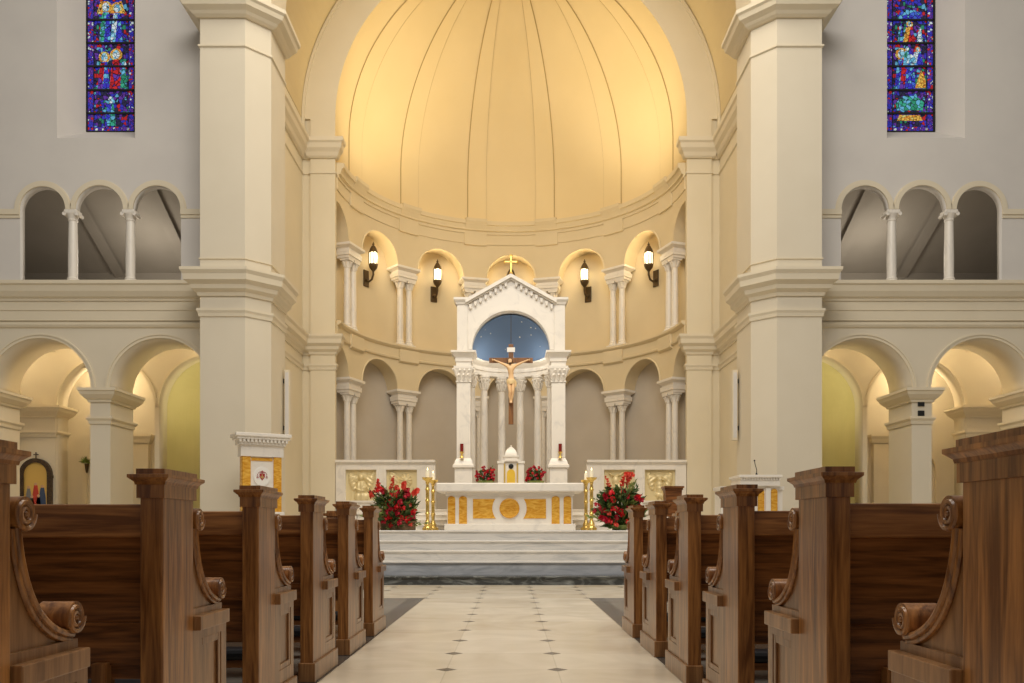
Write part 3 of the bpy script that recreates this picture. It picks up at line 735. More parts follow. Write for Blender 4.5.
for s in (-1,1):
    w = side_word[s]
    t = thing('marble_screen', 'low white marble wall with two framed gilt reliefs, %s of the altar' % w, 'screen', (0,YR,.765))
    x0,x1 = (-4.14,-1.79) if s < 0 else (1.79,4.14)
    pw = .365; zc = 1.83
    cs = ((-3.545,-2.585) if s < 0 else (2.56,3.52))
    hole = [[(c-pw,zc-pw-.765),(c+pw,zc-pw-.765),(c+pw,zc+pw-.765),(c-pw,zc+pw-.765)] for c in cs]
    b = holed([(x0,0),(x1,0),(x1,1.57),(x0,1.57)], hole, 0, .12)
    bx(b, x0,x1,.12,.32,0,1.57)
    obj('wall', b, M['marble'], t)
    b = B()
    bx(b, x0-.0, x1+.0,-.06,.36,1.60,1.66); bx(b, x0,x1,-.03,.34,1.57,1.60)
    obj('coping', b, M['marble'], t)
    for k,c in enumerate(cs):
        b = B()
        for (a0,a1,c0,c1) in ((c-pw-.05,c+pw+.05,zc+pw,zc+pw+.05),(c-pw-.05,c+pw+.05,zc-pw-.05,zc-pw),(c-pw-.05,c-pw,zc-pw,zc+pw),(c+pw,c+pw+.05,zc-pw,zc+pw)):
            bx(b, a0,a1,-.03,.0,c0-.765,c1-.765)
        fr = obj('frame', b, M['marble'], t)
        fn = {(-1,0):f_angel,(-1,1):f_lion,(1,0):f_ox,(1,1):f_eagle}[(s,k)]
        g = relief(fn, pw*2, pw*2); 
        for v in g.verts: v.co += Vector((c,.07,zc-.765))
        g = obj('gilt_relief', g, M['gold_matte'], t, True, recalc=False)
        g['label'] = {(-1,0):'gilt relief of a winged figure',(-1,1):'gilt relief of a winged lion',(1,0):'gilt relief of a winged ox',(1,1):'gilt relief of an eagle with raised wings'}[(s,k)]
    # bench with scrolled ends in front of the screen
    t = thing('marble_bench', 'white marble bench with scrolled ends against the %s marble screen' % w, 'bench', (s*2.95,19.45,.765))
    obj('seat', bx(B(), -.62,.62,-.22,.24,.36,.43,bev=.01), M['marble'], t)
    obj('pedestal', bx(B(), -.56,.56,-.16,.22,0,.36), M['marble'], t)
    for q in (-1,1):
        b = bx(B(), q*.62-.05,q*.62+.05,-.22,.24,0,.50)
        tube(b, [(q*.62-.06,-.15,.53),(q*.62+.06,-.15,.53)], .09, 16)
        obj('scrolled_arm', b, M['marble'], t)

# ------------------------------------------------------------------ predella, high altar, tabernacle
t = thing('predella_steps', 'small flight of white marble steps rising behind the altar to the canopy', 'steps', (0,16.9,.765))
for i in range(4):
    y0 = .2*i; b = bx(B(), -2.3+.04*i,2.3-.04*i,y0,.8+.9,.107*i,.107*(i+1)-.02); bx(b, -2.33+.04*i,2.33-.04*i,y0-.02,1.7,.107*(i+1)-.02,.107*(i+1), bev=.006)
    obj('step', b, M['marble'], t)
ZP = .765+.428
t = thing('high_altar', 'white marble high altar block below the canopy, behind the main altar', 'altar', (0,17.75,ZP))
obj('body', bx(B(), -.77,.77,0,.5,0,.458), M['marble'], t)
obj('shelf', bx(B(), -.80,.80,-.05,.5,.46,.52,bev=.008), M['marble'], t)
ZS = ZP+.52
t = thing('tabernacle', 'small white marble tabernacle with gilt door and little dome, under the crucifix', 'tabernacle', (0,17.80,ZS))
k = 17.75/845
b = bx(B(), -.15,.15,.02,.35,0,.50); obj('body', b, M['marble'], t)
for q in (-1,1):
    b = bx(B(), q*.215-.06,q*.215+.06,-.02,.34,.04,.46); bx(b, q*.215-.075,q*.215+.075,-.04,.35,.46,.51); bx(b, q*.215-.075,q*.215+.075,-.04,.35,0,.04)
    obj('pilaster', b, M['marble'], t)
    obj('gilt_strip', bx(B(), q*.135-.016,q*.135+.016,-.005,.03,.0,.46), M['gold'], t)
b = prism_y(B(), arch_poly(0,.085,0,.25,12), -.01,.03); d = obj('door', b, M['door'], t)
b = lathe(B(), [(0,0),(.052,0),(.052,.02),(.035,.03),(.03,.02),(0,.025)], seg=20); bmesh.ops.rotate(b, verts=b.verts, matrix=Matrix.Rotation(R(90),3,'X'), cent=(0,0,0)); bmesh.ops.translate(b, verts=b.verts, vec=(0,.02,.40))
obj('medallion', b, M['dark_leather'], t)
b = bx(B(), -.2,.2,-.03,.36,.50,.54); bx(b, -.14,.14,.02,.33,.54,.60); bx(b,-.165,.165,-.0,.35,.60,.63)
obj('cornice', b, M['marble'], t)
b = B()
sq = [(-.13,.05),(.13,.05),(.13,.30),(-.13,.30)]
for i in range(7):
    f0 = cos(pi/2*i/7.0)**1.5; f1 = cos(pi/2*(i+1)/7.0)**1.5 if i<6 else .04
    z0,z1 = .63+.20*sin(pi/2*i/7), .63+.20*sin(pi/2*(i+1)/7)
    vv = [b.verts.new((x*f0, .175+(y-.175)*f0, z0)) for x,y in sq]; wv = [b.verts.new((x*f1+.0, .175+(y-.175)*f1, z1)) for x,y in sq]
    for j in range(4): b.faces.new((vv[j],vv[(j+1)%4],wv[(j+1)%4],wv[j]))
ball(b, (0,.175,.84), .02)
obj('cupola', b, M['marble'], t)

# ------------------------------------------------------------------ main altar
YA = 16.0
t = thing('main_altar', 'white marble altar table inlaid with golden onyx panels, top of the steps', 'altar', (-.02,YA,.765))
obj('top_slab', bx(B(), -1.385,1.385,-.16,.85,.725,.89,bev=.02), M['marble'], t)
b = B(); bx(b, -1.19,1.19,.0,.72,.12,.66); bx(b, -1.22,1.22,-.03,.74,.66,.725)
obj('body', b, M['marble'], t)
obj('plinth', bx(B(), -1.24,1.24,-.05,.76,0,.12,bev=.006), M['marble'], t)
def px_x(p): return (p-511+.0)*YA/845+.02
def px_z(p): return (530-p)*YA/845+.005
for a,c in ((447.8,455.3),(459,467),(551.6,559.6),(563.6,571.2)):
    x0,x1 = px_x(a),px_x(c); r = (x1-x0)/2; zt = px_z(496.2)
    poly = [(x0,px_z(524)),(x1,px_z(524)),(x1,zt-.05)]+[((x0+x1)/2+r*cos(pi*i/10), zt-.05+.05*sin(pi*i/10)) for i in range(1,10)]+[(x0,zt-.05)]
    obj('onyx_column_panel', prism_y(B(), poly, -.012,.01), M['onyx'], t)
mcx, mcz, mr = px_x(509.5), px_z(508.3), 10*YA/845
for q in (-1,1):
    xa = mcx+q*36.5*YA/845; xb = mcx+q*17.0*YA/845; zt,zb = px_z(499),px_z(518.5)
    arc = []
    for i in range(9):
        z = zb+(zt-zb)*i/8; dz = z-mcz; rr = 15.3*YA/845
        arc.append((mcx+q*max(sqrt(max(rr*rr-dz*dz*.9,0))+0*YA/845, 0)+q*.035, z))
    poly = [(xa,zb)]+arc+[(xa,zt)]
    obj('onyx_panel', prism_y(B(), poly, -.012,.01), M['onyx'], t)
b = lathe(B(), [(0,0),(mr,0),(mr,.03),(mr*.88,.035),(mr*.84,.022),(0,.022)], seg=36)
for i in range(4):
    bx(b, -.075+.05*i-.008,-.075+.05*i+.008, -.09,.09,.02,.03)
bx(b, -.10,.10,-.008,.008,.02,.032)
bmesh.ops.rotate(b, verts=b.verts, matrix=Matrix.Rotation(R(90),3,'X'), cent=(0,0,0)); bmesh.ops.translate(b, verts=b.verts, vec=(mcx,.0,mcz))
obj('gilt_medallion', b, M['onyx'], t)

# ------------------------------------------------------------------ canopy (baldachin)
YB = 18.0; K = YB/845
t = thing('altar_canopy', 'tall white marble gabled canopy with starry blue vault over curved columns, behind the altar', 'canopy', (0,YB,0))
ZE0, ZE1 = 4.26, 4.58
def capital_box(b, x0,x1,y0,y1,z0,z1):
    path = [(x0,y0),(x1,y0),(x1,y1),(x0,y1)]
    sweep(b, [(-.02,z0),(.02,z0),(.02,z0+.02),(-.0,z0+.03),(.02,z0+(z1-z0)*.5),(.055,z1-.06),(.06,z1-.05),(.06,z1),(-.02,z1)], path, closed=True)
    # leaves
    nx = 3
    for i in range(nx):
        for row,(zz,hh,off) in enumerate(((z0+.03,.13,0),(z0+.12,.14,.5))):
            xx = x0+(x1-x0)*(i+.5+off*.5)/nx
            if xx > x1-.02: continue
            tube(b, [(xx,y0-.005,zz),(xx,y0-.03,zz+hh*.6),(xx,y0-.075,zz+hh),(xx,y0-.085,zz+hh*.8)], [.03,.032,.025,.01], 6)
    for xx in (x0,x1):
        for yy in (y0,):
            tube(b, [(xx,yy,z0+.12),(xx+(.03 if xx==x1 else -.03),yy-.03,z0+.22),(xx+(.07 if xx==x1 else -.07),yy-.07,z1-.06),(xx+(.05 if xx==x1 else -.05),yy-.05,z1-.10)], [.025,.03,.03,.015], 6)
XI, XO = .863, 1.157
for s in (-1,1):
    x0,x1 = sorted((s*XI,s*XO))
    pr = obj('pier', bx(B(), x0,x1,.0,.29,2.28,3.98), M['marble'], t)
    b = B(); capital_box(b, x0,x1,0,.29,3.92,ZE0); obj('capital', b, M['marble'], pr)
    b = B(); path = [(x0,0),(x1,0),(x1,.29),(x0,.29)]
    bx(b, x0-.04,x1+.04,-.04,.33,ZP,2.10)
    sweep(b, [(-.02,2.10),(.08,2.10),(.08,2.15),(.05,2.18),(.035,2.24),(.0,2.30),(-.02,2.30)], path, closed=True)
    obj('pedestal', b, M['marble'], t)
# curved colonnade
EC = (0,.40); ER = .95
for k,phi in enumerate((-67,-40,-13,13,40,67)):
    a = R(phi); x,y = ER*sin(a), EC[1]+ER*cos(a); r = .088
    cobj = obj('column', lathe(B(), [(r,ZP+.55),(r,3.0),(r*.86,3.92)], (x,y), 20), M['marble_col'], t, True)
    b = lathe(B(), [(.0,ZP),(r*1.7,ZP),(r*1.7,ZP+.42),(r*1.45,ZP+.43),(r*1.5,ZP+.47),(r*1.1,ZP+.5),(r*1.2,ZP+.53),(r,ZP+.55)], (x,y), 20); obj('base', b, M['marble'], cobj, True)
    b = lathe(B(), [(r*.86,3.92),(r*1.05,3.94),(r*.9,3.96),(r*1.0,4.08),(r*1.35,4.19),(r*1.5,4.21),(r*1.5,4.26)], (x,y), 20)
    for i in range(10):
        c_ = 2*pi*i/10
        for hh,ro in ((.0,1.35),(.08,1.65)):
            tube(b, [(x+r*.9*cos(c_+hh*4),y+r*.9*sin(c_+hh*4),3.96+hh),(x+r*1.1*cos(c_+hh*4),y+r*1.1*sin(c_+hh*4),4.04+hh),(x+r*ro*cos(c_+hh*4),y+r*ro*sin(c_+hh*4),4.09+hh),(x+r*ro*.97*cos(c_+hh*4),y+r*ro*.97*sin(c_+hh*4),4.06+hh)], [.02,.022,.018,.008], 5)
    obj('capital', b, M['marble'], cobj)
# entablature: straight returns over the piers + semicircle
inn = [(s_*ER*1,0) for s_ in ()]
arcp = [(-.90,.0),(-.90,.40)]+[(.90*sin(R(d)), .40+.90*cos(R(d))) for d in range(-80,81,10)]+[(.90,.40),(.90,.0)]
prof = [(0,ZE0),(0,ZE0+.10),(.02,ZE0+.10),(.02,ZE0+.18),(.03,ZE0+.20),(.05,ZE0+.22),(.09,ZE0+.27),(.10,ZE0+.28),(.10,ZE1),(-.24,ZE1),(-.24,ZE0)]
b = B(); sweep(b, prof, [(x,y) for x,y in arcp], side=1)
obj('curved_entablature', b, M['marble'], t)
for s in (-1,1):
    x0,x1 = sorted((s*XI,s*XO)); b = B(); path = [(x0,0),(x1,0),(x1,.40),(x0,.40)]
    bx(b, x0,x1,.0,.40,ZE0,ZE1-.005)
    sweep(b, [(-.02,ZE0),(.01,ZE0),(.01,ZE0+.09),(.03,ZE0+.10),(.03,ZE0+.18),(.05,ZE0+.21),(.10,ZE0+.27),(.12,ZE0+.28),(.12,ZE1),(-.02,ZE1)], path, closed=True)
    obj('entablature_block', b, M['marble'], t)
    # upper corner piers
    xa,xb = sorted((s*.925,s*1.15)); b = bx(B(), xa,xb,.02,.34,ZE1,5.62)
    sweep(b, [(-.02,5.58),(.02,5.58),(.03,5.62),(.06,5.66),(.07,5.67),(.07,5.72),(-.02,5.72)], [(xa,.02),(xb,.02),(xb,.34),(xa,.34)], closed=True)
    obj('corner_pier', b, M['marble'], t)
# gable front with arch
gp = [(-.93,ZE1)]+[(-.835*cos(pi*i/40), ZE1+.04+.835*sin(pi*i/40)) for i in range(41)]+[(.93,ZE1),(.93,5.60),(0,6.12),(-.93,5.60)]
b = holed(gp, [], .06,.30); obj('gable', b, M['marble'], t)
b = B(); arch_ring(b, 0, ZE1+.04, .835, .91, .03,.07, 40); obj('arch_moulding', b, M['marble'], t)
b = B()
for s in (-1,1):
    prism_y(b, [(s*.97,5.60),(s*.97,5.68),(0,6.22),(0,6.14)], -.06,.36)
    prism_y(b, [(s*.97,5.57),(s*.97,5.60),(0,6.14),(0,6.11)], -.01,.34)
obj('raking_cornice', b, M['marble'], t)
for s in (-1,1):
    for i in range(8):
        f = (i+.5)/8; x = s*(.06+.86*f); z = 6.09-.54*f*1.0
        b = B(); prism_y(b, [(x-.022,z-.075),(x+.022,z-.075),(x+.03,z+.0),(x-.03,z+.0)], -.0,.06)
        ball(b, (x,.02,z-.085), .026, 8, 6)
        obj('bracket', b, M['marble'], t)
# vault
b = B(); lathe(b, [(.86*cos(pi/2*i/20), ZE1-.01+.86*sin(pi/2*i/20)) for i in range(21)], (0,.30), 40, -pi/2, pi/2)
obj('starry_vault', b, M['vault'], t, True, recalc=False)
b = B(); lathe(b, [(.90*cos(pi/2*i/20), ZE1+.90*sin(pi/2*i/20)) for i in range(21)], (0,.30), 40, -pi/2, pi/2)
obj('vault_shell', b, M['marble'], t, True)
# gilt cross on the apex
t = thing('gilt_cross', 'small gilt budded cross on the apex of the canopy', 'cross', (0,YB+.1,6.23))
b = B(); ball(b, (0,0,.03), .04); bx(b, -.014,.014,-.012,.012,.05,.42); bx(b, -.13,.13,-.012,.012,.27,.298)
for dx,dz in ((0,.43),(.14,.284),(-.14,.284)):
    for ex,ez in ((0,0),(.022 if dx==0 else 0,-.01 if dx==0 else .024),(-.022 if dx==0 else 0,-.01 if dx==0 else -.024)): ball(b, (dx+ex,0,dz+ez), .018, 8, 6)
obj('arms', b, M['gold'], t)
b = B()
for i in range(4):
    a = pi/4+pi/2*i; tube(b, [(0,0,.284),(.085*cos(a),0,.284+.085*sin(a))], [.012,.004], 6)
obj('rays', b, M['gold'], t)

# votive lamps on the canopy piers
for s in (-1,1):
    t = thing('votive_lamp', 'small red glass votive lamp in gilt holder on the %s canopy pier' % side_word[s], 'lamp', (s*1.045,YB-.06,2.30))
    obj('holder', lathe(B(), [(0,0),(.045,0),(.04,.02),(.015,.05),(.02,.08),(.045,.12),(.05,.13)], seg=14), M['gold'], t, True)
    obj('red_glass', lathe(B(), [(0,.13),(.034,.13),(.038,.30),(.03,.30),(.03,.14)], seg=14), M['red_glass'], t, True)

# ------------------------------------------------------------------ crucifix
CY = YB+.22; kc = CY/845
t = thing('crucifix', 'dark wooden crucifix with carved pale corpus hanging under the canopy vault', 'crucifix', (0,CY,0))
zc = lambda p: .77+(530-p)*kc
b = bx(B(), -.053,.053,-.03,.03,zc(424.5),zc(344.5),bev=.004); obj('upright', b, M['cross_wood'], t)
b = bx(B(), -.47,.47,-.032,.028,zc(363),zc(358),bev=.004); obj('crossbeam', b, M['cross_wood'], t)
obj('title_plate', bx(B(), -.085,.085,-.045,-.03,zc(352.4),zc(347.8)), M['white'], t)
b = tube(B(), [(0,0,zc(345)),(0,0,ZE1+.855)], .006, 6); obj('hanging_rod', b, M['bronze'], t)
# corpus: one skinned skeleton
vs = []; es = []; rad = []
def V(x,y,z,r,par=None):
    vs.append((x,-.03-y,z)); rad.append(r)
    if par is not None: es.append((par,len(vs)-1))
    return len(vs)-1
zt = zc(359.2); H = zc(359.2)-zc(404)      # head top to toes
pel = V(.0,.085,zt-.50*H,.062)
bel = V(.005,.095,zt-.40*H,.052,pel); ch = V(-.005,.095,zt-.27*H,.070,bel); up = V(0,.085,zt-.19*H,.062,ch)
nk = V(-.008,.09,zt-.145*H,.030,up); jaw = V(-.02,.115,zt-.10*H,.040,nk); hd = V(-.022,.11,zt-.05*H,.050,jaw); V(-.022,.10,zt-.02*H,.036,hd)
for q in (-1,1):
    sh = V(q*.085,.08,zt-.17*H,.036,up); eb = V(q*.21,.065,zt-.105*H,.026,sh); wr = V(q*.325,.045,zt-.050*H,.017,eb); V(q*.365,.04,zt-.030*H,.02,wr)
    hp = V(q*.045,.085,zt-.54*H,.052,pel); kn = V(q*.032+.01,.125,zt-.74*H,.036,hp); cf = V(q*.030,.095,zt-.82*H,.033,kn); an = V(q*.014,.07,zt-.945*H,.02,cf); V(q*.012,.10,zt-1.0*H,.016,an)
me = bpy.data.meshes.new('corpus'); me.from_pydata(vs, es, []); me.materials.append(M['corpus'])
o = bpy.data.objects.new('corpus', me); C.objects.link(o); o.parent = t
sk = o.modifiers.new('skin','SKIN'); o.modifiers.new('sub','SUBSURF').levels = 2; o.modifiers['sub'].render_levels = 2
lay = me.skin_vertices.new() if hasattr(me.skin_vertices,'new') and not me.skin_vertices else me.skin_vertices[0]
for i, r in enumerate(rad): lay.data[i].radius = (r,r)
lay.data[0].use_root = True
sk.use_smooth_shade = True
corp = o
# fingers
for q in (-1,1):
    b = B(); x0,z0 = q*.37, zt-.030*H
    ball(b, (x0-q*.012,-.07,z0), .018, 8, 6, (1.2,.6,.9))
    for f in range(5):
        a = -.5+.25*f
        tube(b, [(x0-q*.01,-.07,z0),(x0+q*.028*cos(a),-.085,z0+.028*sin(a)),(x0+q*(.040 if f else .03)*cos(a),-.098,z0+.036*sin(a))], [.007,.006,.004], 5)
    obj('hand', b, M['corpus'], corp, True)
b = ball(B(), (-.022,-.118,zt-.04*H), .052, 12, 8, (1,.9,.95)); tube(b, [(-.06,-.11,zt-.05*H),(-.068,-.10,zt-.11*H),(-.055,-.10,zt-.15*H)], [.022,.02,.008], 6); tube(b, [(.018,-.11,zt-.05*H),(.026,-.10,zt-.11*H),(.015,-.10,zt-.15*H)], [.022,.02,.008], 6)
ball(b, (-.021,-.182,zt-.128*H), .026, 8, 6, (1,.7,1.2))
obj('hair_and_beard', b, M['hair'], corp, True)
b = B()
ball(b, (-.022,-.166,zt-.075*H), .010, 6, 5, (.8,1.2,1.8))
for q in (-1,1): ball(b, (-.022+q*.017,-.160,zt-.067*H), .008, 6, 5, (1.2,.6,.7))
obj('face_features', b, M['corpus'], corp, True)
b = lathe(B(), [(.070,-.035),(.080,.0),(.082,.05),(.072,.075)], seg=20)
for v in b.verts: v.co = Vector((v.co.x*1.18, v.co.y*.85-.122, v.co.z+zt-.545*H))
tube(b, [(.085,-.13,zt-.50*H),(.10,-.12,zt-.55*H),(.098,-.12,zt-.64*H)], [.02,.028,.016], 7)
obj('loincloth', b, M['cloth'], corp, True)

# ------------------------------------------------------------------ candlesticks beside the altar
def candlestick(x,y,h,label):
    t = thing('candlestick', label, 'candlestick', (x,y,.765), group='brass floor candlesticks')
    f = h/1.1
    b = lathe(B(), [(0,0),(.095,0),(.095,.02),(.085,.05),(.055,.08),(.065,.11),(.04,.16),(.03,.2)], seg=20)
    for i in range(3):
        a = 2*pi*i/3+.5; ball(b, (.09*cos(a),.09*sin(a),.028), .028, 8, 6)
    obj('base', b, M['brass'], t, True)
    pr = [(.03,.2)]
    for zz in (.35,.62,.85): pr += [(.033,zz*f-.03),(.046,zz*f),(.033,zz*f+.03)]
    pr += [(.026,h-.12),(.04,h-.10),(.03,h-.08)]
    obj('stem', lathe(B(), pr, seg=16), M['brass'], t, True)
    obj('drip_pan', lathe(B(), [(.03,h-.09),(.05,h-.06),(.09,h-.035),(.105,h),(.095,h),(.03,h-.03),(0,h-.03)], seg=20), M['brass'], t, True)
    c_ = obj('candle', lathe(B(), [(0,h-.03),(.034,h-.03),(.034,h+.13),(0,h+.135)], seg=14), M['candle'], t, True)
    obj('flame', lathe(B(), [(0,h+.135),(.009,h+.15),(.006,h+.165),(0,h+.185)], seg=8), M['flame'], c_, True)
candlestick((427.5-511)*15.7/845,15.7,.98,'brass candlestick left of the altar, nearer to the steps')
candlestick((433.5-511)*16.6/845,16.5,.98,'brass candlestick left of the altar, half behind its fellow')
candlestick((591.5-511)*15.7/845,15.7,.98,'brass candlestick right of the altar, nearer to the steps')
candlestick((585.5-511)*16.6/845,16.5,.98,'brass candlestick right of the altar, half behind its fellow')

# ------------------------------------------------------------------ flowers
def bloom_mesh(name, m, petals=14, r=1):
    b = B(); rnd = random.Random(name)
    ball(b, (0,0,0), .45*r, 8, 6)
    for i in range(petals*2):
        a = rnd.uniform(0,2*pi); t_ = rnd.uniform(.0,1.35)
        d = Vector((sin(t_)*cos(a), sin(t_)*sin(a), cos(t_)))
        u = d.orthogonal().normalized(); w_ = d.cross(u)
        c0 = d*.4*r; c1 = d*.85*r; c2 = d*(1.0+rnd.uniform(-.1,.1))*r
        q = [c0, c1+u*.38*r, c2+w_*.05*r, c1-u*.38*r]
        b.faces.new([b.verts.new(p) for p in q])
    o = obj('bloom', b, m); me = o.data; bpy.data.objects.remove(o); return me
BL = [bloom_mesh('a',M['red_a']), bloom_mesh('b',M['red_b']), bloom_mesh('c',M['red_c'])]
def leaf(b, p, d, L, W, mi=0):
    d = d.normalized(); u = d.cross(Vector((random.uniform(-1,1),random.uniform(-1,1),random.uniform(-.3,1)))).normalized(); nn = d.cross(u)
    p = Vector(p); q = [p, p+d*L*.35+u*W+nn*.1*L, p+d*L, p+d*L*.35-u*W+nn*.1*L]
    f = b.faces.new([b.verts.new(v) for v in q]); f.material_index = mi
def arrangement(label, loc, blooms, w, h, pot, spikes=(), seed=1, name='flower_arrangement', r0=.060, nleaf=760, skew=0):
    rnd = random.Random(seed); random.seed(seed)
    t = thing(name, label, 'flowers', loc)
    pot(t)
    b = B()
    for i in range(nleaf):
        a = rnd.uniform(0,2*pi); f = sqrt(rnd.random()); zz = rnd.random()**1.25
        rad_ = (.30+.70*sin(min(zz*1.25,1)*pi*.62))*w*(1.05-.55*zz)
        p = Vector((f*rad_*cos(a)+skew*zz, f*rad_*sin(a)*.6, .06*h+zz*h*.74))
        leaf(b, p, Vector((cos(a)*1.0, sin(a)*.8-.2, rnd.uniform(-.35,1.1))), rnd.uniform(.08,.19)*h/.8, rnd.uniform(.02,.042)*h/.8, 1 if rnd.random()<.26 else 0)
    for (x,z,tm) in blooms:
        tube(b, [(x*.2,0,.1*h),(x*.7,-.02,z*.6),(x,-.04,z)], .005, 4)
    for i in range(34 if h > .5 else 10):
        a = rnd.uniform(0,2*pi); L = w*rnd.uniform(.85,1.32); up = rnd.uniform(.0,.75)*h
        e0 = Vector((.25*w*cos(a), .2*w*sin(a), up*.7+.05)); e1 = Vector((L*cos(a)*(1-.35*up/h), L*.6*sin(a), .06+up+rnd.uniform(.0,.16)*h))
        tube(b, [e0, (e0+e1)/2+Vector((0,0,.04)), e1], .004, 4)
        lt = 1 if rnd.random()<.35 else 0
        for k_ in range(9):
            p = e0.lerp(e1, .3+.7*k_/8); leaf(b, p, (e1-e0).normalized()+Vector((rnd.uniform(-.8,.8),rnd.uniform(-.8,.8),rnd.uniform(-.5,.8))), .10*h/.8, .022*h/.8, lt)
    obj('foliage', b, [M['leaf'],M['leaf_l']], t, recalc=False)
    for (x,z,tm) in blooms:
        yy = -.55*sqrt(max(w*w-x*x,0))*.55-.05+rnd.uniform(-.04,.04)
        r = r0*rnd.uniform(.85,1.25)
        inst('bloom', BL[tm], t, (x,yy,z), (R(60)+rnd.uniform(-.5,.5),rnd.uniform(-.6,.6),rnd.uniform(0,6)), (r,r,r))
    for (x,z,x2,z2) in spikes:
        b = tube(B(), [(x,-.05,z-.2),(x,-.05,z),(x2,-.05,z2)], .006, 5)
        for i in range(7):
            f = i/6; c_ = Vector((x+(x2-x)*f,-.06,z+(z2-z)*f))
            for kk in range(4): leaf(b, c_, Vector((rnd.uniform(-1,1),rnd.uniform(-1,.2),rnd.uniform(.2,1))), .065*(1.15-.6*f), .022)
        obj('flower_spike', b, M['red_c'], t, recalc=False)
    return t
YF = 14.6; kf = YF/845
def pot_basket(t):
    obj('planter', bx(B(), -.22,.36,-.12,.14,0,.15,bev=.015), M['basket'], t)
    obj('rim', bx(B(), -.24,.38,-.14,.16,.13,.16), M['basket'], t)
def pot_bowl(t):
    obj('bowl', lathe(B(), [(0,0),(.10,0),(.17,.05),(.19,.09),(.17,.09),(.0,.06)], seg=20), M['leaf_l'], t, True)
def PX(ax, pts): return [((x-ax)*kf, (530-y)*kf, m) for x,y,m in pts]
lf = PX(394, [(382,490.5,0),(385,493,1),(379,491,0),(396,496,0),(398,493,1),(394,495,0),(408.5,495,1),(409,491,1),(406.5,497,1),(387,504,0),(392.5,502.5,0),(397.5,509,0),(399,507,0),(405.5,509,0),(400,513,1),(389,513.5,1),(387,519,0),(386,522,1),(392,516,0),(407,520,0),(410,518,1),(412.5,517,1),(401,518,0),(402,523,1),(371,493.5,2),(374,496,2),(410,505,2),(406,485,2),(405.5,488,2),(416,494,2),(418,492,2),(403,503,1),(380,510,1),(415,512,0),(393,525,0),(412,525,2),(399,489,2),(391,509,1)])
arrangement('large red flower arrangement on the platform left of the altar', (-117*kf,YF,.765), lf, .44, .80, pot_basket, [((379-394)*kf,(530-488)*kf,(378.5-394)*kf,(530-480)*kf),((405-394)*kf,(530-492)*kf,(406-394)*kf,(530-482)*kf),((392-394)*kf,(530-490)*kf,(393.5-394)*kf,(530-477)*kf)], 3)
rf = PX(620, [(606,498,1),(605,496,1),(609,494,0),(609,502.5,0),(611,500,0),(625,496,0),(624,492,1),(627,493,1),(626,498,1),(636,498,0),(638.5,497,0),(634,499,1),(641,501,1),(613,509.5,0),(616,510.5,0),(620,512.5,0),(622,514,0),(618,511,1),(601,518.5,1),(603,520,1),(608,521,0),(616,518.5,1),(624.5,509,1),(628,517,1),(600,507,1),(604,511,1),(595,505,1),(595,511,1),(607,514,2),(630,507,0),(614,525,2),(625,522,2),(638,508,1),(627,476,2),(629.5,476,2),(624,476,2),(627,480,2)])
arrangement('large red flower arrangement on the platform right of the altar, with tall red spikes', (109*kf,YF,.765), rf, .44, .85, pot_bowl, [((610-620)*kf,(530-492)*kf,(605.5-620)*kf,(530-477)*kf),((621-620)*kf,(530-486)*kf,(624-620)*kf,(530-474)*kf),((627-620)*kf,(530-484)*kf,(629-620)*kf,(530-474)*kf)], 5)
for s in (-1,1):
    rnd = random.Random(20+s)
    bl = [(rnd.uniform(-.20,.20), rnd.uniform(.14,.40), rnd.choice((1,1,0,1))) for _ in range(40)]
    bl = [(x,z-abs(x)*.35,m) for x,z,m in bl]
    arrangement('small red posy in a low bowl, %s of the tabernacle' % side_word[s], (s*.52 if s>0 else -.54,17.92,ZS+.006), bl, .18, .40, pot_bowl, seed=8+s, name='small_posy', r0=.034, nleaf=300)

# ------------------------------------------------------------------ bishop's chair back (left) and ambo (right)
t = thing('throne_back', 'white marble throne back with dentil cornice, onyx strips and a round crest, left pier', 'throne', (-4.20,14.2,.765), R(30)); t.scale = (.88,1,1)
kk = 14.0/845
b = bx(B(), -.36,.36,-.06,.10,.12,1.28); obj('panel', b, M['marble'], t)
for q in (-1,1): obj('onyx_strip', bx(B(), q*.29-.075,q*.29+.075,-.085,-.02,.50 if 0 else .22,1.23), M['onyx'], t)
obj('onyx_edge', bx(B(), -.375,-.352,-.05,.09,.22,1.23), M['onyx'], t)
obj('onyx_band', bx(B(), -.20,.20,-.07,-.05,1.16,1.215), M['onyx'], t)
b = bx(B(), -.40,.40,-.10,.14,1.23,1.42); bx(b, -.44,.44,-.14,.18,1.42,1.46)
obj('frieze', b, M['marble'], t)
b = bx(B(), -.49,.49,-.20,.22,1.51,1.55); bx(b, -.52,.52,-.23,.25,1.55,1.61,bev=.01)
for i in range(13): bx(b, -.45+.072*i,-.45+.072*i+.04,-.19,-.14,1.46,1.51)
bx(b, -.44,.44,-.15,.18,1.46,1.51)
obj('dentil_cornice', b, M['marble'], t)
b = bx(B(), -.44,.44,-.14,.16,0,.08); bx(b, -.40,.40,-.10,.12,.08,.12); 
for q in (-1,1): bx(b, q*.31-.10,q*.31+.10,-.12,.12,.12,.22)
obj('base', b, M['marble'], t)
obj('seat', bx(B(), -.30,.30,-.50,-.06,.08,.30,bev=.01), M['marble'], t)
def facing(bm, x,y,z):
    bmesh.ops.rotate(bm, verts=bm.verts, matrix=Matrix.Rotation(R(90),3,'X'), cent=(0,0,0)); bmesh.ops.translate(bm, verts=bm.verts, vec=(x,y,z)); return bm
cr = obj('crest_disc', facing(lathe(B(), [(0,0),(.165,0),(.165,.012),(.15,.015),(0,.012)], seg=36), 0,-.06,.90), M['white'], t)
b = B()
bm_poly = [(-.05,.05),(.05,.05),(.05,-.01),(.0,-.07),(-.05,-.01)]
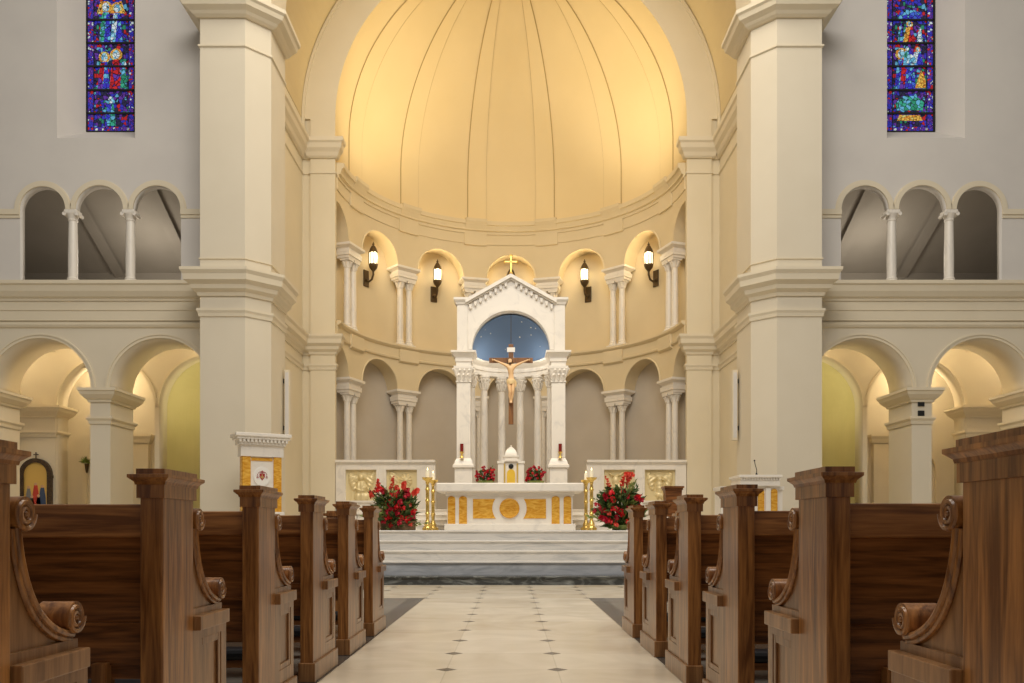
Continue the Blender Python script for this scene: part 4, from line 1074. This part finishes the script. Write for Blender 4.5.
prism_y(b, [(x,.90+z) for x,z in bm_poly], -.078,-.07)
obj('shield', b, M['crest_red'], cr)
b = B(); bx(b, -.006,.006,-.082,-.07,.95,1.0); bx(b, -.05,.05,-.078,-.07,.965,.975)
for q in (-1,1):
    for i in range(3):
        for j in range(i+1): ball(b, (q*(.085+.014*(j-i/2)), -.076,.93-.025*i), .008, 6, 5)
    tube(b, [(0,-.076,.985),(q*.06,-.076,.97),(q*.085,-.076,.935)], .004, 5)
obj('crest_tassels', b, M['crest_red'], cr)
b = bx(B(), -.035,.035,-.082,-.078,.88,.90); bx(b, -.007,.007,-.082,-.078,.86,.94); obj('crest_cross', b, M['crest_gold'], cr)

t = thing('marble_ambo', 'white marble pulpit with arched onyx panels and dentilled top, right pier', 'pulpit', (4.14,14.1,.765))
b = bx(B(), -.31,.31,0,.5,.10,.74); obj('body', b, M['marble'], t)
b = bx(B(), -.35,.35,-.05,.55,0,.10); obj('base', b, M['marble'], t)
for x0,x1 in ((-.62,-.32),(.315,.41)):
    b = bx(B(), x0,x1,.06,.5,.0,.68); bx(b, x0-.02,x1+.02,.03,.54,.68,.735)
    obj('wing', b, M['marble'], t)
for x in (-.19,.03,.25):
    poly = [(x-.054,.14),(x+.054,.14)]+[(x+.054*cos(pi*i/12),.64+.054*sin(pi*i/12)) for i in range(13)]
    obj('onyx_panel', prism_y(B(), poly, -.012,.02), M['onyx'], t)
for x in (-.30,-.08,.14):
    obj('colonnette', bx(B(), x-.04,x+.04,-.045,.02,.12,.70), M['marble'], t)
b = bx(B(), -.33,.33,-.07,.54,.74,.82); bx(b, -.36,.36,-.11,.57,.875,.92,bev=.008); bx(b, -.32,.32,-.06,.54,.82,.875)
for i in range(15): bx(b, -.315+.045*i-.010,-.315+.045*i+.010,-.09,-.06,.83,.875)
obj('dentil_top', b, M['marble'], t)
t = thing('microphone', 'thin black gooseneck microphone on top of the right-hand marble pulpit', 'microphone', (4.14,14.25,.765+.92))
obj('neck', tube(B(), [(0,0,0),(0,-.01,.10),(-.03,-.03,.18),(-.05,-.06,.24)], .006, 6), M['dark_leather'], t, True)
obj('head', ball(B(), (-.053,-.065,.25), .016, 8, 6), M['dark_leather'], t, True)
obj('foot', lathe(B(), [(0,0),(.02,0),(.015,.04),(.006,.05)], seg=10), M['dark_leather'], t, True)

# column loudspeakers on the piers
for s in (-1,1):
    t = thing('column_speaker', 'slim pale column loudspeaker fixed to the inner face of the %s pier' % side_word[s], 'speaker', (s*4.356,16.18,2.48))
    a,c = sorted((-s*.04,-s*.135))
    obj('cabinet', bx(B(), a,c,-.09,.09,0,1.34,bev=.008), M['cornice'], t)
    obj('grille', bx(B(), a+.015,c-.015,-.098,-.088,.05,1.29), M['wall_grey'], t)
    for z in (.2,1.1): obj('bracket', bx(B(), min(0,-s*.045),max(0,-s*.045),-.02,.05,z,z+.08), M['dark_leather'], t)

# ------------------------------------------------------------------ icon on the chapel pillar, plant, sockets
t = thing('icon_painting', 'arched gold-ground painting of robed figures in a carved dark frame, far left chapel', 'painting', (-10.08,17.94,1.17))
def arched(r, h): return [(-r,0),(r,0)]+[(r*cos(pi*i/20),h+r*sin(pi*i/20)) for i in range(21)]
b = B(); arch_ring(b, 0,.78,.25,.34,-.05,.03,24,leg=.78); bx(b, -.34,.34,-.05,.03,-.06,.02)
for q in (-1,1): bx(b, q*.31-.045,q*.31+.045,-.07,.03,.70,.76)
tube(b, [(0,-.01,1.11),(0,-.01,1.25)], .012, 6); tube(b, [(-.05,-.01,1.20),(.05,-.01,1.20)], .012, 6)
obj('frame', b, M['icon_frame'], t)
obj('panel', prism_y(B(), arched(.255,.78), -.015,.03), M['icon_gold'], t)
for nm,x,h,r,m in (('figure',-.15,.48,.06,'robe_grey'),('figure',0,.55,.07,'robe_red'),('figure',.14,.50,.07,'robe_blue'),('figure',.06,.30,.05,'robe_red'),('figure',-.08,.28,.05,'robe_green')):
    b = B(); prism_y(b, [(x-r*1.2,.02),(x+r*1.2,.02),(x+r,h*.6),(x+r*.5,h),(x-r*.5,h),(x-r,h*.6)], -.022,-.014)
    f = obj('robed_figure', b, M[m], t)
    obj('head', facing(lathe(B(), [(0,0),(.032,0),(.032,.008),(0,.01)], seg=14), x,-.014,h+.025), M['skin'], f)
t = thing('wall_sprig', 'small green sprig in a bronze holder by the left chapel niche', 'plant', (-9.80,19.5,2.30))
b = B(); random.seed(3)
for i in range(16): leaf(b, (0,-.03,.03), Vector((random.uniform(-1,1),random.uniform(-1,0),random.uniform(-.2,1))), .16, .03)
obj('leaves', b, M['leaf_l'], t, recalc=False)
obj('holder', lathe(B(), [(0,-.22),(.02,-.2),(.05,.0),(.03,.0)], (0,.02), 10), M['bronze'], t, True)
for z,l in ((3.13,'upper'),(2.95,'lower')):
    t = bx(B(), 7.60,7.72,PF-.03,PF-.004,z-.06 if 0 else z-.05,z+.05,bev=.006)
    tag(obj('wall_socket', t, M['dark_leather']), '%s of two small black boxes on the pillar between the right arches' % l, 'box', 'black boxes on the pillar')

# ------------------------------------------------------------------ pews
def volute(b, x0, x1, cy, cz, r, turns=2.2, wid=.013):
    """flat spiral raised on an end face: discs with concentric relief"""
    n = 28
    tube_r = [1,.80,.62,.42,.24]
    # drum
    a = [b.verts.new((x0,cy+r*cos(2*pi*i/n),cz+r*sin(2*pi*i/n))) for i in range(n)]
    c = [b.verts.new((x1,cy+r*cos(2*pi*i/n),cz+r*sin(2*pi*i/n))) for i in range(n)]
    for i in range(n): b.faces.new((a[i],a[(i+1)%n],c[(i+1)%n],c[i]))
    b.faces.new(a); b.faces.new(c[::-1])
    for x in (x0,x1):
        pts = []
        for i in range(60):
            f = i/59; rr = r*(.92-.74*f); an = -2*pi*turns*f
            pts.append((x, cy+rr*cos(an), cz+rr*sin(an)))
        tube(b, pts, [wid*.5*(1-.3*i/59)*r/.037 for i in range(60)], 6)
        ball(b, (x,cy,cz), r*.17, 8, 6)
CAPZ = .947
def pew_meshes(s):
    """aisle end at local x=0 (post's aisle face), pew runs to -x; local y=0 is rear face of the post. s=+1 mirrors"""
    r = {}
    def keep(name, b, m, sm=False):
        o = obj(name, S(b, s), m, None, sm); me = o.data; bpy.data.objects.remove(o); r[name] = me
    T = -.066
    keep('post', bx(B(), T,0,0,.235,.095,.865,bev=.004), M['wood_v'])
    b = B(); path = [(T,0),(0,0),(0,.235),(T,.235)]
    bx(b, T-.007,.007,-.007,.242,.862,.900)
    sweep(b, [(-.02,.900),(.010,.900),(.012,.908),(.022,.917),(.026,.920),(.026,.929),(.008,.931),(.008,.946),(-.02,.946)], path, closed=True)
    bx(b, T-.004,.004,-.004,.239,.925,.946)
    keep('cap', b, M['wood_v'])
    # shaped end panel in front of the post (toward the altar)
    curve = [(.262+.0,.800)]
    n = 16
    cpts = [(.265,.765),(.285,.715),(.31,.660),(.35,.600),(.395,.560),(.44,.538),(.475,.532)]
    poly = [(.20,.095),(.545,.095),(.545,.455),(.50,.455),(.50,.52),(.475,.532)]+cpts[::-1][1:]+[(.255,.80),(.20,.80)]
    b = prism_x(B(), [(y,z) for y,z in poly], -.052,-.012)
    keep('end_panel', b, M['wood_side'])
    # moulded scroll band + volutes
    b = B()
    fine = []
    P0,P1,P2,P3 = Vector((.262,.775)),Vector((.285,.62)),Vector((.36,.55)),Vector((.478,.532))
    for i in range(25):
        t_ = i/24; fine.append(P0*(1-t_)**3+P1*3*t_*(1-t_)**2+P2*3*t_*t_*(1-t_)+P3*t_**3)
    for xo,dr,rr in ((-.004,.0,.0085),(-.008,.014,.007),(-.06,.0,.0085)):
        pts = []
        for i,p in enumerate(fine):
            d = (fine[min(i+1,24)]-fine[max(i-1,0)]).normalized(); nrm = Vector((d.y,-d.x))
            q = p-nrm*dr*-1
            pts.append((xo,q.x,q.y))
        tube(b, pts, rr, 8)
    # top surface strip of the band
    for i in range(24):
        p,q = fine[i],fine[i+1]
        b.faces.new([b.verts.new(v) for v in ((-.066,p.x+.004,p.y+.004),(.0,p.x+.004,p.y+.004),(.0,q.x+.004,q.y+.004),(-.066,q.x+.004,q.y+.004))])
    keep('scroll_band', b, M['wood_v'], True)
    b = B(); volute(b, -.066,.004,.278,.803,.036); keep('upper_volute', b, M['wood_v'], True)
    b = B(); volute(b, -.070,.004,.480,.570,.037); keep('lower_volute', b, M['wood_v'], True)
    b = bx(B(), -.056,-.002,.235,.50,.497,.520); bx(b, -.060,.022,.238,.512,.452,.498,bev=.003)
    keep('arm_block', b, M['wood_side'])
    # recessed panel frame under the arm block
    b = B()
    for (y0,y1,z0,z1) in ((.30,.325,.16,.42),(.47,.495,.16,.42),(.325,.47,.395,.42),(.325,.47,.16,.185)): bx(b, -.012,-.004,y0,y1,z0,z1,bev=.002)
    for (y0,y1,z0,z1) in ((.236,.30,.099,.451),(.495,.545,.099,.451),(.30,.495,.42,.451),(.30,.495,.099,.16)): bx(b, -.014,-.002,y0,y1,z0,z1)
    keep('panel_frame', b, M['wood_side'])
    keep('plinth', bx(B(), T-.008,.012,-.012,.56,0,.098,bev=.004), M['wood_side'])
    L = -4.3
    keep('top_rail', bx(B(), L,-.06,.03,.075,.748,.845,bev=.005), M['wood_rail'])
    b = B(); prism_x(b, [(.045,.75),(.062,.75),(.10,.38),(.083,.38)], L,-.06); bx(b, L,-.06,.055,.085,.488,.497)
    keep('back_panel', b, M['wood_h'])
    keep('lower_rail', bx(B(), L,-.06,.06,.095,.372,.49), M['wood_h'])
    b = B(); prism_x(b, [(.09,.40),(.09,.435),(.50,.455),(.52,.445),(.52,.42),(.50,.415)], L,-.06); bx(b, L,-.06,.07,.10,.33,.40); keep('seat', b, M['wood_h'])
    keep('seat_support', bx(B(), -.02,.02,.08,.46,0,.41), M['wood_v'])
    # far end panel
    b = prism_x(B(), [(.0,0),(.54,0),(.54,.60),(.30,.66),(.16,.86),(.0,.86)], L-.05,L); keep('far_end', b, M['wood_v'])
    # kneeler folded behind the back
    b = bx(B(), L+.1,-.16,-.16,-.05,.10,.135); keep('kneeler', b, M['wood_h'])
    b = bx(B(), L+.12,-.17,-.17,-.045,.135,.19,bev=.02); keep('kneeler_pad', b, M['pad'])
    b = bx(B(), -.02,.02,-.15,.10,.02,.10); bx(b, -.02,.02,.03,.09,.10,.38); keep('kneeler_bracket', b, M['wood_v'])
    keep('knob', ball(B(), (0,.048,.345), .012, 8, 6), M['brass'])
    return r
ordl = ['nearest','second nearest','third nearest','third farthest','second farthest','farthest']
for s,xa,y0 in ((-1,-1.0,1.505),(1,.878,1.425)):
    pm = pew_meshes(s); w = side_word[s]
    for i in range(6):
        lab = '%s of the walnut pews in the %s row, capped post at the aisle' % (ordl[i], w)
        if i == 0: lab = 'walnut pew end cut by the %s edge of the view, closest to the camera' % w
        t = thing('church_pew', lab, 'pew', (xa,y0+.922*i-(.05 if i==0 and s<0 else .015 if i==0 else 0),0), group='walnut pews along the aisle')
        parts = {}
        def add(nm, par): parts[nm] = inst(nm, pm[nm], par); return parts[nm]
        e = add('end_panel', t)
        for nm in ('post','cap','scroll_band','upper_volute','lower_volute','arm_block','panel_frame','plinth'): add(nm, e)
        bk = add('back_panel', t); add('top_rail', bk); add('lower_rail', bk); 
        for nm in ('seat','far_end'): add(nm, t)
        for x in (-1.5,-2.9): inst('seat_support', pm['seat_support'], t, (x if s<0 else -x,0,0))
        kn = add('kneeler', t)
        add('kneeler_pad', kn)
        for x in (-.20,-1.5,-2.9): inst('kneeler_bracket', pm['kneeler_bracket'], kn, (x if s<0 else -x,0,0)); inst('knob', pm['knob'], kn, (x if s<0 else -x,0,0))
# low front screens and the wooden stand
for s in (-1,1):
    w = side_word[s]; X = -1.47
    t = thing('pew_screen', 'low walnut screen with capped post in front of the %s pews' % w, 'screen', (0,7.3,0))
    obj('post', S(bx(B(), X-.10,X,0,.14,0,.86), s), M['wood_v'], t)
    b = bx(B(), X-.12,X+.02,-.02,.16,.86,.89); bx(b, X-.145,X+.045,-.045,.185,.89,.915); bx(b, X-.12,X+.02,-.02,.16,.915,.935)
    obj('cap', S(b, s), M['wood_v'], t)
    obj('panel', S(bx(B(), X-3.6,X-.10,.05,.09,.0,.80), s), M['wood_h'], t)
    obj('rail', S(bx(B(), X-3.6,X-.10,.03,.11,.80,.84), s), M['wood_h'], t)
t = thing('wooden_lectern', 'tall dark wooden lectern seen over the right pew posts, before the platform', 'lectern', (2.19,11.45,0))
obj('top', bx(bx(B(), -.122,.122,-.10,.12,1.31,1.335), -.134,.134,-.12,.14,1.335,1.36), M['wood_h'], t)
b = prism_y(B(), [(-.095,.95),(.095,.95),(.112,1.31),(-.112,1.31)], -.08,.10); obj('desk', b, M['wood_h'], t)
obj('stem', bx(B(), -.05,.05,-.05,.05,.04,.96), M['wood_h'], t)
obj('base', bx(B(), -.16,.16,-.16,.16,0,.04,bev=.01), M['wood_h'], t)

# ------------------------------------------------------------------ lights
def area(name, loc, target, size, power, col, sy=None):
    l = bpy.data.lights.new(name, 'AREA'); l.energy = power; l.color = col; l.size = size
    if sy: l.shape = 'RECTANGLE'; l.size_y = sy
    o = bpy.data.objects.new(name, l); C.objects.link(o); o.location = loc
    o.rotation_euler = (Vector(target)-Vector(loc)).to_track_quat('-Z','Y').to_euler(); return o
def point(name, loc, power, col, r=.1):
    l = bpy.data.lights.new(name, 'POINT'); l.energy = power; l.color = col; l.shadow_soft_size = r
    o = bpy.data.objects.new(name, l); C.objects.link(o); o.location = loc; return o
def spot(name, loc, target, power, col, ang, r=.3, blend=.8):
    l = bpy.data.lights.new(name, 'SPOT'); l.energy = power; l.color = col; l.spot_size = R(ang); l.spot_blend = blend; l.shadow_soft_size = r
    o = bpy.data.objects.new(name, l); C.objects.link(o); o.location = loc
    o.rotation_euler = (Vector(target)-Vector(loc)).to_track_quat('-Z','Y').to_euler(); return o
WARM = (1,.80,.50); SOFT = (1,.90,.74); NEUT = (1,.95,.88)
wd = bpy.data.worlds.new('world'); scn.world = wd; wd.use_nodes = True
wd.node_tree.nodes['Background'].inputs[0].default_value = (1,.93,.83,1); wd.node_tree.nodes['Background'].inputs[1].default_value = .20
area('nave_light', (0,3,13), (0,14,3), 9, 1150, NEUT, 6)
area('crossing_light', (0,11.5,14), (0,14,0), 6, 520, SOFT, 4)
for s in (-1,1):
    spot('dome_uplight', (s*1.6,20.2,9.6), (s*3.6,21.6,12.4), 235, (1,.83,.51), 105, .5, 1.0)
    spot('dome_uplight', (s*2.4,21.0,9.7), (s*1.8,21.8,14.0), 75, (1,.84,.54), 120, .4, 1.0)
    spot('altar_spot', (s*3.2,12.5,11.5), (0,17.5,2.2), 900, SOFT, 40, .4)
    point('chapel_lamp', (s*8.6,17.4,4.7), 26, WARM, .15)
    point('chapel_lamp', (s*10.8,17.4,4.7), 26, WARM, .15)
    point('chapel_lamp', (s*6.3,17.4,4.6), 12, WARM, .15)
    point('chapel_lamp', (s*9.2,19.0,4.3), 40, WARM, .15)
    point('gallery_fill', (s*7.6,17.5,6.3), 24, SOFT, .3)  # added fill brightening the otherwise black gallery interior, not a real fitting
    point('canopy_fill', (s*.45,18.62,4.64), 5.5, SOFT, .1)  # added unseen fill inside the canopy, lightens the lower part of the vault
    point('niche_lamp', (s*6.6,18.8,3.6), 16, (1,.90,.55), .15)
for d in (-60,-30,0,30,60):
    th = R(d*.95); rr = RO-.45
    point('lantern_light', (rr*sin(th), 20+rr*cos(th), 8.0), 17, (1,.78,.45), .06)
area('apse_wash', (0,17.5,14.2), (0,22.5,6), 3, 70, (1,.85,.58))

scn.view_settings.view_transform = 'Standard'
scn.view_settings.look = 'None'
scn.view_settings.exposure = 0
